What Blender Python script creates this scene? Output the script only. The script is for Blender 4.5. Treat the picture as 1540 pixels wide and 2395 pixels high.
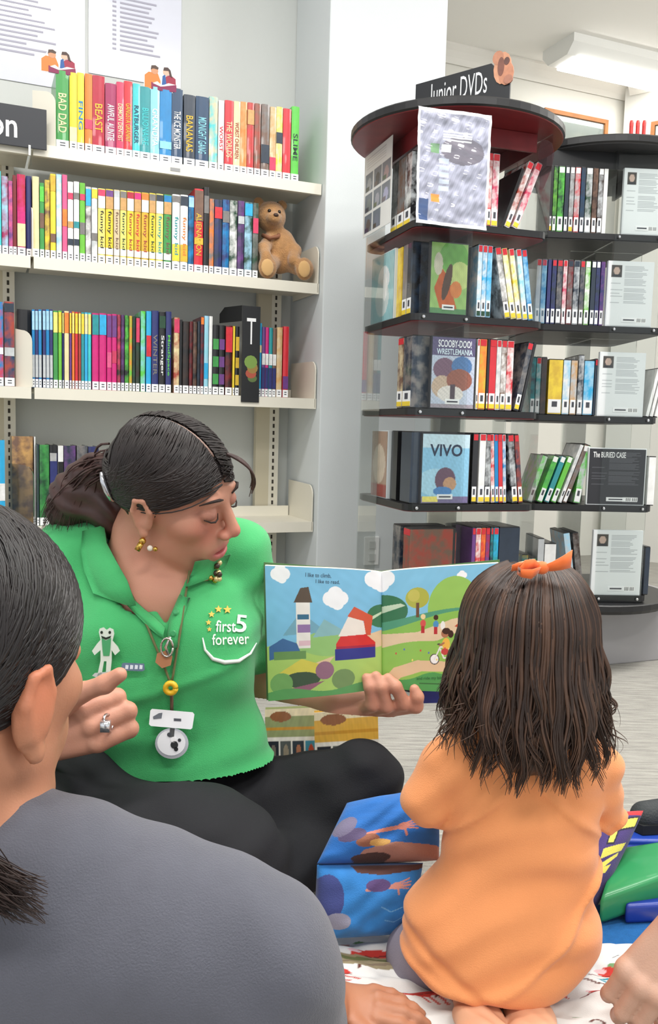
import bpy, bmesh, math, random
import numpy as np
from mathutils import Vector, Matrix
from mathutils.bvhtree import BVHTree

for _o in list(bpy.data.objects):
    bpy.data.objects.remove(_o)
SC = bpy.context.scene
COL = SC.collection
random.seed(7)
RNG = np.random.default_rng(7)

# ------------------------------------------------------------------ camera
W_PX, H_PX, F_PX = 1540.0, 2395.0, 2027.0
CAM_H = 0.73
PITCH, ROLL = 0.0967, 0.0269
cam_d = bpy.data.cameras.new('camera')
cam = bpy.data.objects.new('camera', cam_d)
COL.objects.link(cam)
cam_d.sensor_fit = 'VERTICAL'
cam_d.sensor_height = 36.0
cam_d.lens = F_PX * 36.0 / H_PX
cam_d.clip_start = 0.02
cam.matrix_world = (Matrix.Translation((0, 0, CAM_H)) @ Matrix.Rotation(math.pi / 2 - PITCH, 4, 'X')
                    @ Matrix.Rotation(ROLL, 4, 'Z'))
SC.camera = cam

# ------------------------------------------------------------------ world, lamps, exposure
SC.view_settings.view_transform = 'Standard'
SC.view_settings.look = 'None'
SC.view_settings.gamma = 1.0
SC.view_settings.use_curve_mapping = False
SC.view_settings.exposure = 0.2
wd = bpy.data.worlds.new('room_ambient')
SC.world = wd
wd.use_nodes = True
wd.node_tree.nodes['Background'].inputs[0].default_value = (0.94, 0.97, 1.0, 1)
wd.node_tree.nodes['Background'].inputs[1].default_value = 0.85


def ceiling_lamp(x, y, rz, power, sx=1.2, sy=0.32):
    ld = bpy.data.lights.new('ceiling_batten', 'AREA')
    ld.shape = 'RECTANGLE'
    ld.size, ld.size_y = sx, sy
    ld.energy = power
    ld.color = (1.0, 0.985, 0.96)
    o = bpy.data.objects.new('ceiling_batten', ld)
    COL.objects.link(o)
    o.location = (x, y, 2.66)
    o.rotation_euler = (0, 0, rz)
    return o


TH = 0.3956                              # the shelving wall runs away to the right by this angle
ceiling_lamp(-0.55, 1.35, TH, 30)
ceiling_lamp(0.85, 1.25, TH, 27)
ceiling_lamp(-0.6, -0.6, TH, 26)
ceiling_lamp(1.3, -0.4, TH, 26)
ceiling_lamp(2.3, 2.6, TH, 22)
for _x, _y in ((3.1, 3.7), (1.6, 2.2)):                # unseen fill lights further right, added to brighten the ceiling
    _ld = bpy.data.lights.new('ceiling_fill', 'POINT')
    _ld.energy, _ld.shadow_soft_size, _ld.color = 26, 0.16, (1.0, 0.98, 0.95)
    _lo = bpy.data.objects.new('ceiling_fill', _ld)
    COL.objects.link(_lo)
    _lo.location = (_x, _y, 2.4)

# ------------------------------------------------------------------ picking points in space
CX, CY = W_PX / 2, H_PX / 2
_cp, _sp, _cr, _sr = math.cos(PITCH), math.sin(PITCH), math.cos(ROLL), math.sin(ROLL)


def ray(px, py):
    a0, b0 = px - CX, py - CY
    a, b = a0 * _cr + b0 * _sr, -a0 * _sr + b0 * _cr
    u = -b / F_PX
    return Vector((a / F_PX, _cp + u * _sp, -_sp + u * _cp))


def at(px, py, d):
    """the point seen in that direction at forward distance d (metres)"""
    return Vector((0, 0, CAM_H)) + ray(px, py) * d


def at_z(px, py, z):
    r = ray(px, py)
    return Vector((0, 0, CAM_H)) + r * ((z - CAM_H) / r.z)


def at_plane(px, py, p0, n):
    r = ray(px, py)
    c = Vector((0, 0, CAM_H))
    return c + r * ((Vector(p0) - c).dot(n) / r.dot(n))


# ------------------------------------------------------------------ materials
def lin(c):
    out = []
    for v in c[:3]:
        v /= 255.0
        out.append(v / 12.92 if v <= 0.04045 else ((v + 0.055) / 1.055) ** 2.4)
    return tuple(out) + (1.0,)


_M = {}


def mat(rgb, rough=0.5, metal=0.0, spec=0.5, bump=0.0, bscale=60.0, var=0.0, vscale=8.0, stretch=None,
        rgb2=None, emit=0.0, coat=0.0, sheen=0.0, alpha=1.0, sss=0.0):
    key = (tuple(rgb), rough, metal, spec, bump, bscale, var, vscale, stretch, rgb2, emit, coat, sheen, alpha, sss)
    if key in _M:
        return _M[key]
    m = bpy.data.materials.new('material')
    m.use_nodes = True
    nt = m.node_tree
    b = nt.nodes['Principled BSDF']
    b.inputs['Base Color'].default_value = lin(rgb)
    b.inputs['Roughness'].default_value = rough
    b.inputs['Metallic'].default_value = metal
    b.inputs['Specular IOR Level'].default_value = spec
    b.inputs['Coat Weight'].default_value = coat
    b.inputs['Sheen Weight'].default_value = sheen
    b.inputs['Alpha'].default_value = alpha
    if sss:
        b.inputs['Subsurface Weight'].default_value = sss
        b.inputs['Subsurface Radius'].default_value = (0.01, 0.004, 0.002)
    if emit:
        b.inputs['Emission Color'].default_value = lin(rgb)
        b.inputs['Emission Strength'].default_value = emit
    if bump or var or rgb2:
        tc = nt.nodes.new('ShaderNodeTexCoord')
        mp = nt.nodes.new('ShaderNodeMapping')
        nt.links.new(tc.outputs['Object'], mp.inputs[0])
        if stretch:
            mp.inputs['Scale'].default_value = stretch
    if var or rgb2:
        n = nt.nodes.new('ShaderNodeTexNoise')
        n.inputs['Scale'].default_value = vscale
        n.inputs['Detail'].default_value = 6
        nt.links.new(mp.outputs[0], n.inputs['Vector'])
        r = nt.nodes.new('ShaderNodeValToRGB')
        nt.links.new(n.outputs[0], r.inputs[0])
        c1 = lin(rgb)
        if rgb2:
            c2 = lin(rgb2)
            r.color_ramp.elements[0].position, r.color_ramp.elements[1].position = 0.4, 0.6
        else:
            c2 = tuple(min(1, v * (1 + var)) for v in c1[:3]) + (1,)
            c1 = tuple(v * (1 - var) for v in c1[:3]) + (1,)
            r.color_ramp.elements[0].position, r.color_ramp.elements[1].position = 0.3, 0.7
        r.color_ramp.elements[0].color = c1
        r.color_ramp.elements[1].color = c2
        nt.links.new(r.outputs[0], b.inputs['Base Color'])
    if bump:
        n2 = nt.nodes.new('ShaderNodeTexNoise')
        n2.inputs['Scale'].default_value = bscale
        n2.inputs['Detail'].default_value = 4
        nt.links.new(mp.outputs[0], n2.inputs['Vector'])
        bp = nt.nodes.new('ShaderNodeBump')
        bp.inputs['Strength'].default_value = bump
        bp.inputs['Distance'].default_value = 0.01
        nt.links.new(n2.outputs[0], bp.inputs['Height'])
        nt.links.new(bp.outputs[0], b.inputs['Normal'])
    _M[key] = m
    return m


def print_mat(rough=0.5, spec=0.4, bump=0.0, bscale=300.0, sss=0.0, coat=0.0, sheen=0.0):
    """flat print / skin tone variation stored per vertex"""
    key = ('print', rough, spec, bump, bscale, sss, coat, sheen)
    if key in _M:
        return _M[key]
    m = mat((200, 200, 200), rough, 0, spec, bump or 0.0001, bscale, coat=coat, sheen=sheen, sss=sss)
    m = m.copy()
    nt = m.node_tree
    a = nt.nodes.new('ShaderNodeAttribute')
    a.attribute_name = 'tint'
    nt.links.new(a.outputs['Color'], nt.nodes['Principled BSDF'].inputs['Base Color'])
    _M[key] = m
    return m


def clear_mat(tint=(0.955, 0.975, 0.97), rough=0.03, refl=1.0):
    key = ('clear', tint, rough, refl)
    if key in _M:
        return _M[key]
    m = bpy.data.materials.new('clear_acrylic')
    m.use_nodes = True
    nt = m.node_tree
    nt.nodes.remove(nt.nodes['Principled BSDF'])
    out = nt.nodes['Material Output']
    t = nt.nodes.new('ShaderNodeBsdfTransparent')
    t.inputs[0].default_value = tint + (1,)
    g = nt.nodes.new('ShaderNodeBsdfGlossy')
    g.inputs['Roughness'].default_value = rough
    f = nt.nodes.new('ShaderNodeFresnel')
    f.inputs[0].default_value = 1.45
    ml = nt.nodes.new('ShaderNodeMath')
    ml.operation = 'MULTIPLY'
    ml.inputs[1].default_value = refl
    nt.links.new(f.outputs[0], ml.inputs[0])
    mx = nt.nodes.new('ShaderNodeMixShader')
    nt.links.new(ml.outputs[0], mx.inputs[0])
    nt.links.new(t.outputs[0], mx.inputs[1])
    nt.links.new(g.outputs[0], mx.inputs[2])
    nt.links.new(mx.outputs[0], out.inputs[0])
    _M[key] = m
    return m


# ------------------------------------------------------------------ objects
def tag(o, label=None, cat=None, group=None, kind=None):
    if label:
        o['label'] = label
    if cat:
        o['category'] = cat
    if group:
        o['group'] = group
    if kind:
        o['kind'] = kind
    return o


def empty(name, loc, rz=0.0, label=None, cat=None, group=None):
    o = bpy.data.objects.new(name, None)
    o.empty_display_size = 0.02
    COL.objects.link(o)
    o.location = loc
    o.rotation_euler = (0, 0, rz)
    return tag(o, label, cat, group)


def wmat(o):
    m = o.matrix_basis.copy()
    while o.parent:
        o = o.parent
        m = o.matrix_basis @ m
    return m


def link(name, me, parent=None, loc=None, rot=None, world=False):
    o = bpy.data.objects.new(name, me)
    COL.objects.link(o)
    if loc is not None:
        o.location = loc
    if rot is not None:
        o.rotation_euler = rot
    if parent is not None:
        o.parent = parent
        if world:                                    # mesh is in world coordinates already
            o.matrix_basis = wmat(parent).inverted()
    return o


class MB:
    """collects faces for ONE mesh object"""

    def __init__(s):
        s.v, s.f, s.m, s.mats = [], [], [], []

    def mi(s, m):
        if m not in s.mats:
            s.mats.append(m)
        return s.mats.index(m)

    def add(s, vs, fs, m):
        k = len(s.v)
        i = s.mi(m)
        s.v += [tuple(v) for v in vs]
        for f in fs:
            s.f.append(tuple(k + j for j in f))
            s.m.append(i)
        return s

    def box(s, lo, hi, m, M=None):
        x0, y0, z0 = lo
        x1, y1, z1 = hi
        vs = [Vector(p) for p in ((x0, y0, z0), (x1, y0, z0), (x1, y1, z0), (x0, y1, z0),
                                  (x0, y0, z1), (x1, y0, z1), (x1, y1, z1), (x0, y1, z1))]
        if M:
            vs = [M @ v for v in vs]
        return s.add(vs, [(0, 3, 2, 1), (4, 5, 6, 7), (0, 1, 5, 4), (1, 2, 6, 5), (2, 3, 7, 6), (3, 0, 4, 7)], m)

    def prism(s, poly, a, b, m, axis='z', M=None):
        """extrude a 2-D polygon from a to b along an axis"""
        def p3(p, t):
            v = {'z': (p[0], p[1], t), 'y': (p[0], t, p[1]), 'x': (t, p[0], p[1])}[axis]
            return M @ Vector(v) if M else Vector(v)
        n = len(poly)
        vs = [p3(p, a) for p in poly] + [p3(p, b) for p in poly]
        fs = [tuple(range(n))[::-1], tuple(range(n, 2 * n))]
        fs += [(i, (i + 1) % n, n + (i + 1) % n, n + i) for i in range(n)]
        return s.add(vs, fs, m)

    def tube(s, pts, rad, m, n=8, cap=True):
        pts = [Vector(p) for p in pts]
        if not hasattr(rad, '__len__'):
            rad = [rad] * len(pts)
        vs, fs = [], []
        ref = Vector((0.31, 0.2, 0.93))
        for i, p in enumerate(pts):
            t = (pts[min(i + 1, len(pts) - 1)] - pts[max(i - 1, 0)]).normalized()
            a = t.cross(ref)
            if a.length < 1e-3:
                a = t.cross(Vector((1, 0, 0)))
            a.normalize()
            b = t.cross(a)
            for j in range(n):
                w = 2 * math.pi * j / n
                vs.append(p + (a * math.cos(w) + b * math.sin(w)) * rad[i])
        for i in range(len(pts) - 1):
            for j in range(n):
                fs.append((i * n + j, i * n + (j + 1) % n, (i + 1) * n + (j + 1) % n, (i + 1) * n + j))
        if cap:
            fs.append(tuple(range(n))[::-1])
            fs.append(tuple(range((len(pts) - 1) * n, len(pts) * n)))
        return s.add(vs, fs, m)

    def lathe(s, prof, m, n=32, M=None):
        vs, fs = [], []
        for r, z in prof:
            for j in range(n):
                w = 2 * math.pi * j / n
                v = Vector((r * math.cos(w), r * math.sin(w), z))
                vs.append(M @ v if M else v)
        k = len(prof)
        for i in range(k - 1):
            for j in range(n):
                fs.append((i * n + j, i * n + (j + 1) % n, (i + 1) * n + (j + 1) % n, (i + 1) * n + j))
        fs.append(tuple(range(n))[::-1])
        fs.append(tuple(range((k - 1) * n, k * n)))
        return s.add(vs, fs, m)

    def ball(s, c, r, m, n=12, M=None):
        r = r if hasattr(r, '__len__') else (r, r, r)
        vs, fs = [], []
        k = n // 2
        for i in range(k + 1):
            a = math.pi * i / k
            for j in range(n):
                w = 2 * math.pi * j / n
                v = Vector((c[0] + r[0] * math.sin(a) * math.cos(w), c[1] + r[1] * math.sin(a) * math.sin(w), c[2] + r[2] * math.cos(a)))
                vs.append(M @ v if M else v)
        for i in range(k):
            for j in range(n):
                fs.append((i * n + j, (i + 1) * n + j, (i + 1) * n + (j + 1) % n, i * n + (j + 1) % n))
        return s.add(vs, fs, m)

    def mesh(s, smooth=False, bevel=0.0):
        me = bpy.data.meshes.new('mesh')
        me.from_pydata(s.v, [], s.f)
        for m in s.mats:
            me.materials.append(m)
        me.polygons.foreach_set('material_index', s.m)
        if bevel:
            bm = bmesh.new()
            bm.from_mesh(me)
            bmesh.ops.remove_doubles(bm, verts=bm.verts, dist=1e-5)
            es = [e for e in bm.edges if len(e.link_faces) == 2 and e.calc_face_angle(0) > 0.6]
            bmesh.ops.bevel(bm, geom=es, offset=bevel, segments=2, affect='EDGES', profile=0.6, clamp_overlap=True)
            bm.to_mesh(me)
            bm.free()
        if smooth:
            me.polygons.foreach_set('use_smooth', [True] * len(me.polygons))
        me.update()
        return me

    def build(s, name, parent=None, smooth=False, bevel=0.0, loc=None, rot=None, world=False):
        return link(name, s.mesh(smooth, bevel), parent, loc, rot, world)


def one(name, m, parent=None, boxes=(), **k):
    b = MB()
    for lo, hi in boxes:
        b.box(lo, hi, m)
    return b.build(name, parent, **k)


def fast_mesh(v, quads, m, smooth=True, tint=None):
    me = bpy.data.meshes.new('mesh')
    v = np.asarray(v, np.float32)
    quads = np.asarray(quads, np.int32)
    k = quads.shape[1]
    me.vertices.add(len(v))
    me.vertices.foreach_set('co', v.ravel())
    me.loops.add(quads.size)
    me.loops.foreach_set('vertex_index', quads.ravel())
    me.polygons.add(len(quads))
    me.polygons.foreach_set('loop_start', np.arange(0, quads.size, k, dtype=np.int32))
    me.polygons.foreach_set('use_smooth', np.full(len(quads), smooth))
    me.update(calc_edges=True)
    me.validate()
    me.materials.append(m)
    if tint is not None:
        at_ = me.attributes.new('tint', 'FLOAT_COLOR', 'POINT')
        c = np.ones((len(v), 4), np.float32)
        c[:, :3] = tint
        at_.data.foreach_set('color', c.ravel())
    return me


_T = {}


def text_obj(txt, mt, parent, M, width=None, height=None, bold=0.0, thick=0.0, name='lettering', align='CENTER'):
    """lettering as thin mesh; M maps text plane (x right, y up, z out) into the parent's space"""
    key = (txt, bold, align)
    if key not in _T:
        cu = bpy.data.curves.new('t', 'FONT')
        cu.body = txt
        cu.align_x = align
        cu.align_y = 'CENTER'
        cu.offset = bold
        cu.resolution_u = 3
        cu.space_line = 0.9
        o = bpy.data.objects.new('t', cu)
        COL.objects.link(o)
        bpy.context.view_layer.update()
        me = bpy.data.meshes.new_from_object(o.evaluated_get(bpy.context.evaluated_depsgraph_get()))
        bpy.data.objects.remove(o)
        co = np.empty(len(me.vertices) * 3, np.float32)
        me.vertices.foreach_get('co', co)
        co = co.reshape(-1, 3)
        lo, hi = co.min(0), co.max(0)
        co -= (lo + hi) / 2
        me.vertices.foreach_set('co', co.ravel())
        _T[key] = (me, hi - lo)
    me0, sz = _T[key]
    sx = (width / sz[0]) if width else None
    sy = (height / sz[1]) if height else None
    sx = sx or sy
    sy = sy or sx
    me = me0.copy()
    me.materials.clear()
    me.materials.append(mt)
    o = bpy.data.objects.new(name, me)
    COL.objects.link(o)
    o.parent = parent
    me.transform(M @ Matrix.Diagonal((sx, sy, 1, 1)))
    return o


def frame(o, x, y, z=None):
    """matrix with columns x, y, x×y at origin o"""
    x = Vector(x).normalized()
    y = Vector(y)
    zz = x.cross(y).normalized()
    y = zz.cross(x)
    m = Matrix.Identity(4)
    for i in range(3):
        m[i][0], m[i][1], m[i][2], m[i][3] = x[i], y[i], zz[i], o[i]
    return m


# ------------------------------------------------------------------ smooth solid modelling (distance field -> one closed mesh)
class Solid:
    def __init__(s, lo, hi, vox):
        s.lo = np.array(lo, np.float32)
        s.vox = vox
        s.n = np.ceil((np.array(hi) - np.array(lo)) / vox).astype(int) + 1
        s.D = np.full(tuple(s.n), 9.0, np.float32)

    def block(s, lo, hi):
        i0 = np.clip(np.floor((np.array(lo) - s.lo) / s.vox).astype(int), 0, s.n)
        i1 = np.clip(np.ceil((np.array(hi) - s.lo) / s.vox).astype(int) + 1, 0, s.n)
        if (i1 <= i0).any():
            return None
        ax = [s.lo[a] + s.vox * np.arange(i0[a], i1[a], dtype=np.float32) for a in range(3)]
        g = np.meshgrid(*ax, indexing='ij', sparse=True)
        return tuple(slice(i0[a], i1[a]) for a in range(3)), g

    def mix(s, sl, d, k, sub):
        D = s.D[sl]
        if sub:
            d = -d
            h = np.clip(0.5 - 0.5 * (D - d) / k, 0, 1) if k else None
            s.D[sl] = D + (d - D) * h + k * h * (1 - h) if k else np.maximum(D, d)
        else:
            h = np.clip(0.5 + 0.5 * (D - d) / k, 0, 1)
            s.D[sl] = D + (d - D) * h - k * h * (1 - h)
        return s

    def ell(s, c, r, k=0.012, R=None, sub=False):
        c = np.array(c, float)
        r = np.array(r if hasattr(r, '__len__') else (r, r, r), float)
        m = r.max() + k + 3 * s.vox
        b = s.block(c - m, c + m)
        if b is None:
            return s
        sl, (x, y, z) = b
        x, y, z = x - c[0], y - c[1], z - c[2]
        if R is not None:
            R = np.array(R)                      # columns are the ellipsoid's axes
            x, y, z = (x * R[0, i] + y * R[1, i] + z * R[2, i] for i in range(3))
        k0 = np.sqrt((x / r[0]) ** 2 + (y / r[1]) ** 2 + (z / r[2]) ** 2) + 1e-6
        k1 = np.sqrt((x / r[0] ** 2) ** 2 + (y / r[1] ** 2) ** 2 + (z / r[2] ** 2) ** 2) + 1e-6
        return s.mix(sl, k0 * (k0 - 1) / k1, k, sub)

    def cap(s, a, b, ra, rb=None, k=0.012, sub=False):
        rb = ra if rb is None else rb
        a, b = np.array(a, float), np.array(b, float)
        m = max(ra, rb) + k + 3 * s.vox
        bl = s.block(np.minimum(a, b) - m, np.maximum(a, b) + m)
        if bl is None:
            return s
        sl, (x, y, z) = bl
        d = b - a
        L = (d ** 2).sum() + 1e-9
        h = np.clip(((x - a[0]) * d[0] + (y - a[1]) * d[1] + (z - a[2]) * d[2]) / L, 0, 1)
        q = np.sqrt((x - a[0] - h * d[0]) ** 2 + (y - a[1] - h * d[1]) ** 2 + (z - a[2] - h * d[2]) ** 2)
        return s.mix(sl, q - (ra + (rb - ra) * h), k, sub)

    def chain(s, pts, rad, k=0.012):
        for i in range(len(pts) - 1):
            s.cap(pts[i], pts[i + 1], rad[i], rad[i + 1], k)
        return s

    def carve(s, fn, k=0.004):
        """fn(x,y,z) < 0 is removed"""
        sl, g = s.block(s.lo, s.lo + s.vox * s.n)
        d = fn(*g)
        return s.mix(sl, np.broadcast_to(d, s.D.shape), k, True)

    def ripple(s, fn):
        sl, g = s.block(s.lo, s.lo + s.vox * s.n)
        near = np.abs(s.D) < 0.03
        s.D = np.where(near, s.D + fn(*g), s.D).astype(np.float32)
        return s

    def surface(s):
        D = s.D
        neg = D < 0
        cnt = np.zeros(tuple(s.n - 1), np.int8)
        C = [(i, j, k) for i in (0, 1) for j in (0, 1) for k in (0, 1)]
        for i, j, k in C:
            cnt += neg[i:s.n[0] - 1 + i, j:s.n[1] - 1 + j, k:s.n[2] - 1 + k]
        act = (cnt > 0) & (cnt < 8)
        idx = np.argwhere(act)
        vals = {c: D[idx[:, 0] + c[0], idx[:, 1] + c[1], idx[:, 2] + c[2]] for c in C}
        acc = np.zeros((len(idx), 3), np.float32)
        num = np.zeros(len(idx), np.float32)
        for a in C:
            for ax in range(3):
                if a[ax] == 0:
                    b = list(a)
                    b[ax] = 1
                    va, vb = vals[a], vals[tuple(b)]
                    cr = (va < 0) != (vb < 0)
                    t = np.where(cr, va / np.where(cr, va - vb, 1), 0)
                    p = np.tile(np.array(a, np.float32), (len(idx), 1))
                    p[:, ax] = t
                    acc += p * cr[:, None]
                    num += cr
        v = s.lo + s.vox * (idx + acc / num[:, None])
        ids = np.full(act.shape, -1, np.int32)
        ids[act] = np.arange(len(idx))
        quads = []
        for ax in range(3):
            o1, o2 = (ax + 1) % 3, (ax + 2) % 3
            sa = [slice(None)] * 3
            sb = [slice(None)] * 3
            sa[ax], sb[ax] = slice(0, -1), slice(1, None)
            e = np.argwhere(neg[tuple(sa)] != neg[tuple(sb)])
            ok = (e[:, o1] > 0) & (e[:, o2] > 0) & (e[:, o1] < s.n[o1] - 1) & (e[:, o2] < s.n[o2] - 1)
            e = e[ok]
            fl = neg[tuple(sa)][e[:, 0], e[:, 1], e[:, 2]]
            q = []
            for d1, d2 in ((-1, -1), (0, -1), (0, 0), (-1, 0)):
                t = e.copy()
                t[:, o1] += d1
                t[:, o2] += d2
                q.append(ids[t[:, 0], t[:, 1], t[:, 2]])
            q = np.stack(q, 1)
            q[~fl] = q[~fl][:, ::-1]
            quads.append(q)
        q = np.concatenate(quads)
        return v, q[(q >= 0).all(1)]

    def build(s, name, m, parent, tint=None, M=None):
        v, q = s.surface()
        t = None
        if tint is not None:
            t = tint(v)
        if M is not None:
            Mn = np.array(M)
            v = v @ Mn[:3, :3].T + Mn[:3, 3]
        me = fast_mesh(v, q, m, True, t)
        o = link(name, me, parent, world=parent is not None)
        return o


def bvh_of(*objs):
    vs, fs = [], []
    for o in objs:
        M = wmat(o)
        k = len(vs)
        vs += [M @ v.co for v in o.data.vertices]
        fs += [tuple(k + i for i in p.vertices) for p in o.data.polygons]
    return BVHTree.FromPolygons(vs, fs)


def hit(bv, px, py, off=0.0):
    """where the line of sight through that direction first meets the surface (pushed out by off), and its normal"""
    c = Vector((0, 0, CAM_H))
    r = ray(px, py).normalized()
    p, n, i, d = bv.ray_cast(c, r)
    if p is None:
        return None, None
    if n.dot(r) > 0:
        n = -n
    return p + n * off, n


def strands(paths, rads, m, n=4):
    """many tapered hair locks in one mesh. paths: (S,P,3); rads: (S,P)"""
    paths = np.asarray(paths, np.float32)
    S, P, _ = paths.shape
    t = np.gradient(paths, axis=1)
    t /= np.linalg.norm(t, axis=2, keepdims=True) + 1e-9
    ref = np.array([0.37, 0.61, 0.7], np.float32)
    a = np.cross(t, ref)
    a /= np.linalg.norm(a, axis=2, keepdims=True) + 1e-9
    b = np.cross(t, a)
    w = np.arange(n) * 2 * np.pi / n
    v = (paths[:, :, None, :] + rads[:, :, None, None] * (a[:, :, None, :] * np.cos(w)[None, None, :, None]
                                                         + b[:, :, None, :] * np.sin(w)[None, None, :, None]))
    base = (np.arange(S) * P * n)[:, None, None] + (np.arange(P - 1) * n)[None, :, None]
    j = np.arange(n)[None, None, :]
    j2 = (np.arange(n) + 1)[None, None, :] % n
    q = np.stack([base + j, base + j2, base + n + j2, base + n + j], -1).reshape(-1, 4)
    return fast_mesh(v.reshape(-1, 3), q, m, True)


# ------------------------------------------------------------------ painting flat print on a grid
class Canvas:
    """colours for a printed sheet, u right 0..1, v up 0..1"""

    def __init__(s, w, h, bg):
        s.w, s.h = w, h
        s.u, s.v = np.meshgrid(np.linspace(0, 1, w), np.linspace(0, 1, h), indexing='xy')
        s.c = np.tile(np.array(lin(bg)[:3]), (h, w, 1))

    def put(s, mask, rgb):
        s.c[mask] = lin(rgb)[:3]
        return s

    def rect(s, u0, v0, u1, v1, rgb):
        return s.put((s.u >= u0) & (s.u <= u1) & (s.v >= v0) & (s.v <= v1), rgb)

    def oval(s, u, v, ru, rv, rgb, ang=0):
        a, b = s.u - u, s.v - v
        ca, sa = math.cos(ang), math.sin(ang)
        return s.put(((a * ca + b * sa) / ru) ** 2 + ((-a * sa + b * ca) / rv) ** 2 <= 1, rgb)

    def poly(s, pts, rgb):
        ins = np.zeros(s.u.shape, bool)
        n = len(pts)
        for i in range(n):
            (x0, y0), (x1, y1) = pts[i], pts[(i + 1) % n]
            if y0 == y1:
                continue
            ins ^= ((s.v >= min(y0, y1)) & (s.v < max(y0, y1)) & (s.u < x0 + (s.v - y0) * (x1 - x0) / (y1 - y0)))
        return s.put(ins, rgb)

    def line(s, pts, wd, rgb, asp=1.0):
        for (x0, y0), (x1, y1) in zip(pts[:-1], pts[1:]):
            dx, dy = x1 - x0, (y1 - y0) * asp
            L = dx * dx + dy * dy + 1e-12
            h = np.clip(((s.u - x0) * dx + (s.v - y0) * asp * dy) / L, 0, 1)
            s.put(np.hypot(s.u - x0 - h * dx, (s.v - y0) * asp - h * dy) < wd, rgb)
        return s

    def under(s, fn, rgb):
        return s.put(s.v < fn(s.u), rgb)

    def mottle(s, amp, fu=9, fv=9, seed=0):
        r = np.random.default_rng(seed)
        n = np.zeros(s.u.shape)
        for i in range(6):
            a, b, p = r.normal(size=3)
            n += np.sin(2 * np.pi * (a * fu * s.u + b * fv * s.v) + p * 6) / 6
        s.c *= np.clip(1 + amp * n, 0, 2)[..., None]
        return s

    def grid(s, fn, m, smooth=True):
        """fn(u,v)->(...,3) positions"""
        P = fn(s.u, s.v).reshape(-1, 3)
        i = np.arange(s.h * s.w).reshape(s.h, s.w)
        q = np.stack([i[:-1, :-1], i[:-1, 1:], i[1:, 1:], i[1:, :-1]], -1).reshape(-1, 4)
        return fast_mesh(P, q, m, smooth, s.c.reshape(-1, 3))


def flat(o, x, y):
    o, x, y = (np.array(a, float) for a in (o, x, y))
    return lambda u, v: o + u[..., None] * x + v[..., None] * y


ORD = ['zeroth', 'first', 'second', 'third', 'fourth', 'fifth', 'sixth', 'seventh', 'eighth', 'ninth', 'tenth', 'eleventh',
       'twelfth', 'thirteenth', 'fourteenth', 'fifteenth', 'sixteenth', 'seventeenth', 'eighteenth', 'nineteenth']


def nth(n):
    if n < 20:
        return ORD[n]
    t = ['twent', 'thirt', 'fort', 'fift', 'sixt', 'sevent', 'eight'][n // 10 - 2]
    return t + ('ieth' if n % 10 == 0 else 'y-' + ORD[n % 10])

# ================================================================== THE SETTING
U = Vector((math.cos(TH), math.sin(TH), 0))          # along the shelving wall
NB = Vector((-math.sin(TH), math.cos(TH), 0))        # into the wall
J = Vector((-0.882, 2.581, 0))                       # front of the joint between the two bays
CEIL = 2.75


def loc(x, y, z):
    return J + U * x + NB * y + Vector((0, 0, z))


def to_loc(p):
    d = Vector(p) - J
    return d.dot(U), d.dot(NB), d.z


def shelf_pick(px, py, y):
    """local coordinates on the vertical plane y of the bookcase seen at that direction"""
    return to_loc(at_plane(px, py, loc(0, y, 0), NB))


def structure(name, o):
    o.name = name
    o['kind'] = 'structure'
    return o


carpet = mat((168, 165, 158), 0.95, bump=0.35, bscale=220)
nt = carpet.node_tree
_b = nt.nodes['Principled BSDF']
tc = nt.nodes.new('ShaderNodeTexCoord')
mp = nt.nodes.new('ShaderNodeMapping')
mp.inputs['Rotation'].default_value = (0, 0, -0.12)
mp.inputs['Scale'].default_value = (9, 110, 1)
nz = nt.nodes.new('ShaderNodeTexNoise')
nz.inputs['Scale'].default_value = 1.0
nz.inputs['Detail'].default_value = 8
nz.inputs['Roughness'].default_value = 0.7
rp = nt.nodes.new('ShaderNodeValToRGB')
for p_, c_ in ((0.30, (128, 126, 120)), (0.70, (182, 179, 171))):
    e = rp.color_ramp.elements[0 if p_ < 0.5 else 1]
    e.position, e.color = p_, lin(c_)
nt.links.new(tc.outputs['Object'], mp.inputs[0])
nt.links.new(mp.outputs[0], nz.inputs['Vector'])
nt.links.new(nz.outputs[0], rp.inputs[0])
nt.links.new(rp.outputs[0], _b.inputs['Base Color'])

wall_white = mat((212, 217, 218), 0.8, bump=0.05, bscale=300)
wall_grey = mat((206, 209, 206), 0.85, bump=0.05, bscale=300)
ceil_m = mat((244, 242, 237), 0.9, bump=0.04, bscale=200)

structure('floor', one('floor', carpet, boxes=[((-4, -2.5, -0.05), (6, 9, 0))]))
structure('ceiling', one('ceiling', ceil_m, boxes=[((-4, -2.5, CEIL), (6, 9, CEIL + 0.05))]))

YB = 0.285                                            # back wall of the recess, behind the shelves
xs = shelf_pick(757, 660, -0.03)[0]                   # front left edge of the pier
xe = shelf_pick(1045, 110, -0.03)[0]
rz = TH
structure('wall_back', one('wall_back', wall_grey, boxes=[((-2.6, YB, 0), (xs + 0.1, YB + 0.1, CEIL))], loc=J, rot=(0, 0, rz)))
structure('wall_pier', one('wall_pier', wall_white, boxes=[((xs, -0.03, 0), (xe, YB - 0.001, CEIL))], loc=J, rot=(0, 0, rz), bevel=0.004))
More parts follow.
